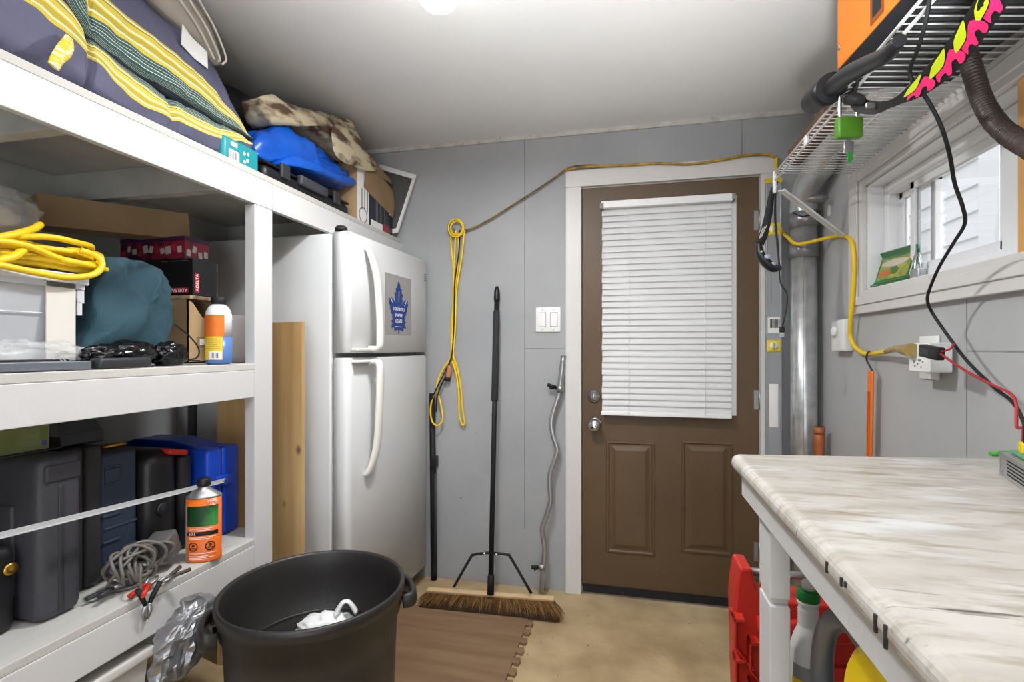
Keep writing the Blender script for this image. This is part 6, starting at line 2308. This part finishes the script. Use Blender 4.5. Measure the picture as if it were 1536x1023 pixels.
# ------------------------------------------------------------------ back wall: switch, broom, curl bar, pole
xa_, xb2 = P(804, 480, Y=YB).x, P(841, 480, Y=YB).x
za_, zb2 = P(822, 498, Y=YB).z, P(822, 461, Y=YB).z
t = thing('light_switch', 'white double rocker light switch on the back wall left of the door', 'light switch', ((xa_ + xb2) / 2, YB, za_))
MB().rbox(xa_, YB - .006, za_, xb2, YB, zb2, .003).build('plate', M_white, t)
for k in (0, 1):
    x = xa_ + (xb2 - xa_) * (.27 + .46 * k)
    r = MB().rbox(x - .017, YB - .0085, za_ + .028, x + .017, YB - .004, zb2 - .028, .002).build('rocker', M_vinyl, t)
    MB().box(x - .019, YB - .0064, za_ + .026, x + .019, YB - .0055, zb2 - .026).build('rocker_frame', M_gasket, t)
    for z in (za_ + .012, zb2 - .012):
        MB().lathe([(0, 0), (.0028, 0), (.002, -.001), (0, -.001)], (x, YB - .006, z), 10, axis='Y').build('screw', M_steel, t)

t = thing('push_broom', 'push broom with wooden head, brown bristles and black handle leaning on the back wall', 'broom', (-.66, 2.3, 0))
hl, hr_ = P(641, 885, Z=.125), P(831, 899, Z=.105)
hl, hr_ = P(641, 885, Y=2.33), P(831, 899, Y=2.345)
bl0 = P(623, 912, Z=.012)
br0 = P(843, 934, Z=.012)
ax = (hr_ - hl)
Lh = ax.length
axn = ax.normalized()
tilt = Vector((.0, -.45, 1)).normalized()
Mh = frame(hl, axn, tilt.cross(axn) * -1 if False else Vector((0, 1, .25)))
# local: x along head, y to the back, z up (roughly)
b = MB().rbox(0, -.013, -.006, Lh, .013, .009, .003, M=Mh)
b.build('head_block', M_broomwood, t)
rnd = random.Random(5)
b = MB()
nb = 1300
fwd_l, fwd_r = bl0, br0
for i in range(nb):
    u = rnd.random()
    v = rnd.uniform(-.014, .014)
    root = Mh @ Vector((.004 + u * (Lh - .008), v * .8, -.005))
    tipb = fwd_l.lerp(fwd_r, u)
    tip = tipb + Vector((rnd.uniform(-.02, .02) + (u - .5) * .02, (v + .014) * 2.2 + rnd.uniform(-.012, .014), rnd.uniform(-.003, .012)))
    tip.z = max(tip.z, .012)
    dv = (tip - root)
    sd = dv.cross(Vector((rnd.uniform(-1, 1), rnd.uniform(-1, 1), .2))).normalized() * .0016
    md = root.lerp(tip, .55) + Vector((rnd.uniform(-.004, .004), rnd.uniform(-.004, .004), .004))
    b.add([root - sd, root + sd, md + sd, md - sd, tip], [(0, 1, 2, 3), (3, 2, 4)])
# dense core so that the brush is full
cr_ = []
for u in [i / 40 for i in range(41)]:
    r0 = Mh @ Vector((.006 + u * (Lh - .012), -.011, -.009))
    r1 = Mh @ Vector((.006 + u * (Lh - .012), .012, -.009))
    tb = fwd_l.lerp(fwd_r, .02 + u * .96)
    g0 = tb + Vector((0, .008, .006 + .003 * math.sin(u * 90)))
    g1 = tb + Vector((0, .062, .006))
    g0.z = g1.z = .0135
    cr_.append([r0, r1, g1, g0])
b.rings(cr_, smooth=True, m=1)
b.build('bristles', [M_bristle, mat('bristle_core', '3d2a16', .9)], t, fixn=False)
hb_ = P(736, 884, Y=2.325)
htop = P(745.5, 430, Y=2.545)
dirh = (htop - hb_).normalized()
Lhh = (htop - hb_).length
sp = lambda k: hb_ + dirh * Lhh * k
MB().tube([sp(-.015), sp(.04), sp(.045)], [.0165, .0165, .0135], 14).build('socket', M_blackm, t)
MB().tube([sp(.0), sp(.955)], .0125, 14).build('handle', M_blackm, t)
MB().tube([sp(.60), sp(.605), sp(.91), sp(.915)], [.014, .0175, .0165, .013], 16).build('grip_sleeve', mat('grip_foam', '2c2c2e', .8), t)
MB().tube([sp(.945), sp(.955), sp(.985), sp(1.0)], [.013, .0155, .0145, .008], 16).build('end_cap', M_black, t)
bt = sp(.115)
for sgn, pxe, pye in ((-1, 681, 880), (1, 797, 890)):
    e = P(pxe, pye, Y=2.325)
    k_ = P(736 + sgn * 25, 832, Y=bt.y - .01)
    MB().tube([bt + Vector((sgn * .006, -.012, 0)), k_, P(736 + sgn * 31, 838, Y=bt.y - .012), e], .0065, 10, smooth=4).build('brace', M_blackm, t)
    MB().lathe([(0, 0), (.007, 0), (.007, -.008), (0, -.009)], (bt.x + sgn * .03, bt.y - .018, bt.z - .002), 6, axis='Y').build('bolt', M_chrome, t)

t = thing('curl_bar', 'chrome zigzag weightlifting curl bar with black clamps leaning on the wall by the door', 'barbell', (-.4, 2.5, 0))
pts = [(845.5, 533), (843, 560), (839, 589), (831, 615), (827, 634), (830, 655), (836, 674), (832, 690), (825, 712), (825, 735), (826, 752), (819, 775), (813.5, 792), (815, 808), (817, 824), (815, 848), (811.5, 889)]
n = len(pts)
q = []
for i, (a, c) in enumerate(pts):
    yy = 2.548 - .07 * max(0, (c - 533)) / 356
    q.append(P(a, c, Y=yy))
dz = q[-1].z
if dz < .002:
    q[-1].z = .002
M_bar = mat('bar_chrome', 'a9a9aa', .25, .7)
MB().tube(q, .0125, 14, smooth=5).build('bar', M_bar, t)
MB().tube([q[0], q[0].lerp(q[2], .5), q[2]], .0145, 16, smooth=3).build('sleeve', M_bar, t)
for (px, py, tx_, ty_) in ((840, 583, 821, 577), (813, 850, 797, 851)):
    yy = 2.548 - .07 * max(0, (py - 533)) / 356
    c = P(px, py, Y=yy)
    e = P(tx_, ty_, Y=yy - .012)
    MB().tube([c + Vector((0, 0, .014)), c + Vector((0, 0, -.014))], .019, 18).build('collar', M_steel, t)
    MB().tube([c + (e - c) * .25, e], [.008, .0095], 10).build('clamp_lever', M_blackm, t)
    MB().tube([c + (e - c) * .35 + Vector((0, .01, -.008)), e + Vector((.01, .01, -.014))], [.006, .007], 10).build('clamp_lever', M_blackm, t)

xp = P(650, 700, Y=2.54)
t = thing('black_pole', 'black pole standing between the right side of the fridge and the back wall', 'pole', (xp.x, 2.545, 0))
pb_, pt_ = P(651, 878, Y=2.545), P(648, 590, Y=2.555)
pb_.z = .001
MB().tube([pb_, P(650, 740, Y=2.548), pt_], [.017, .017, .014], 14).build('pole', M_blackm, t)
MB().tube([P(652, 862, Y=2.53), P(653, 800, Y=2.53), P(653, 710, Y=2.535)], .006, 10).build('strap', M_dgrey2, t)
MB().rbox(xp.x - .014, 2.524, .60, xp.x + .02, 2.566, .66, .004).build('clamp', M_black, t)
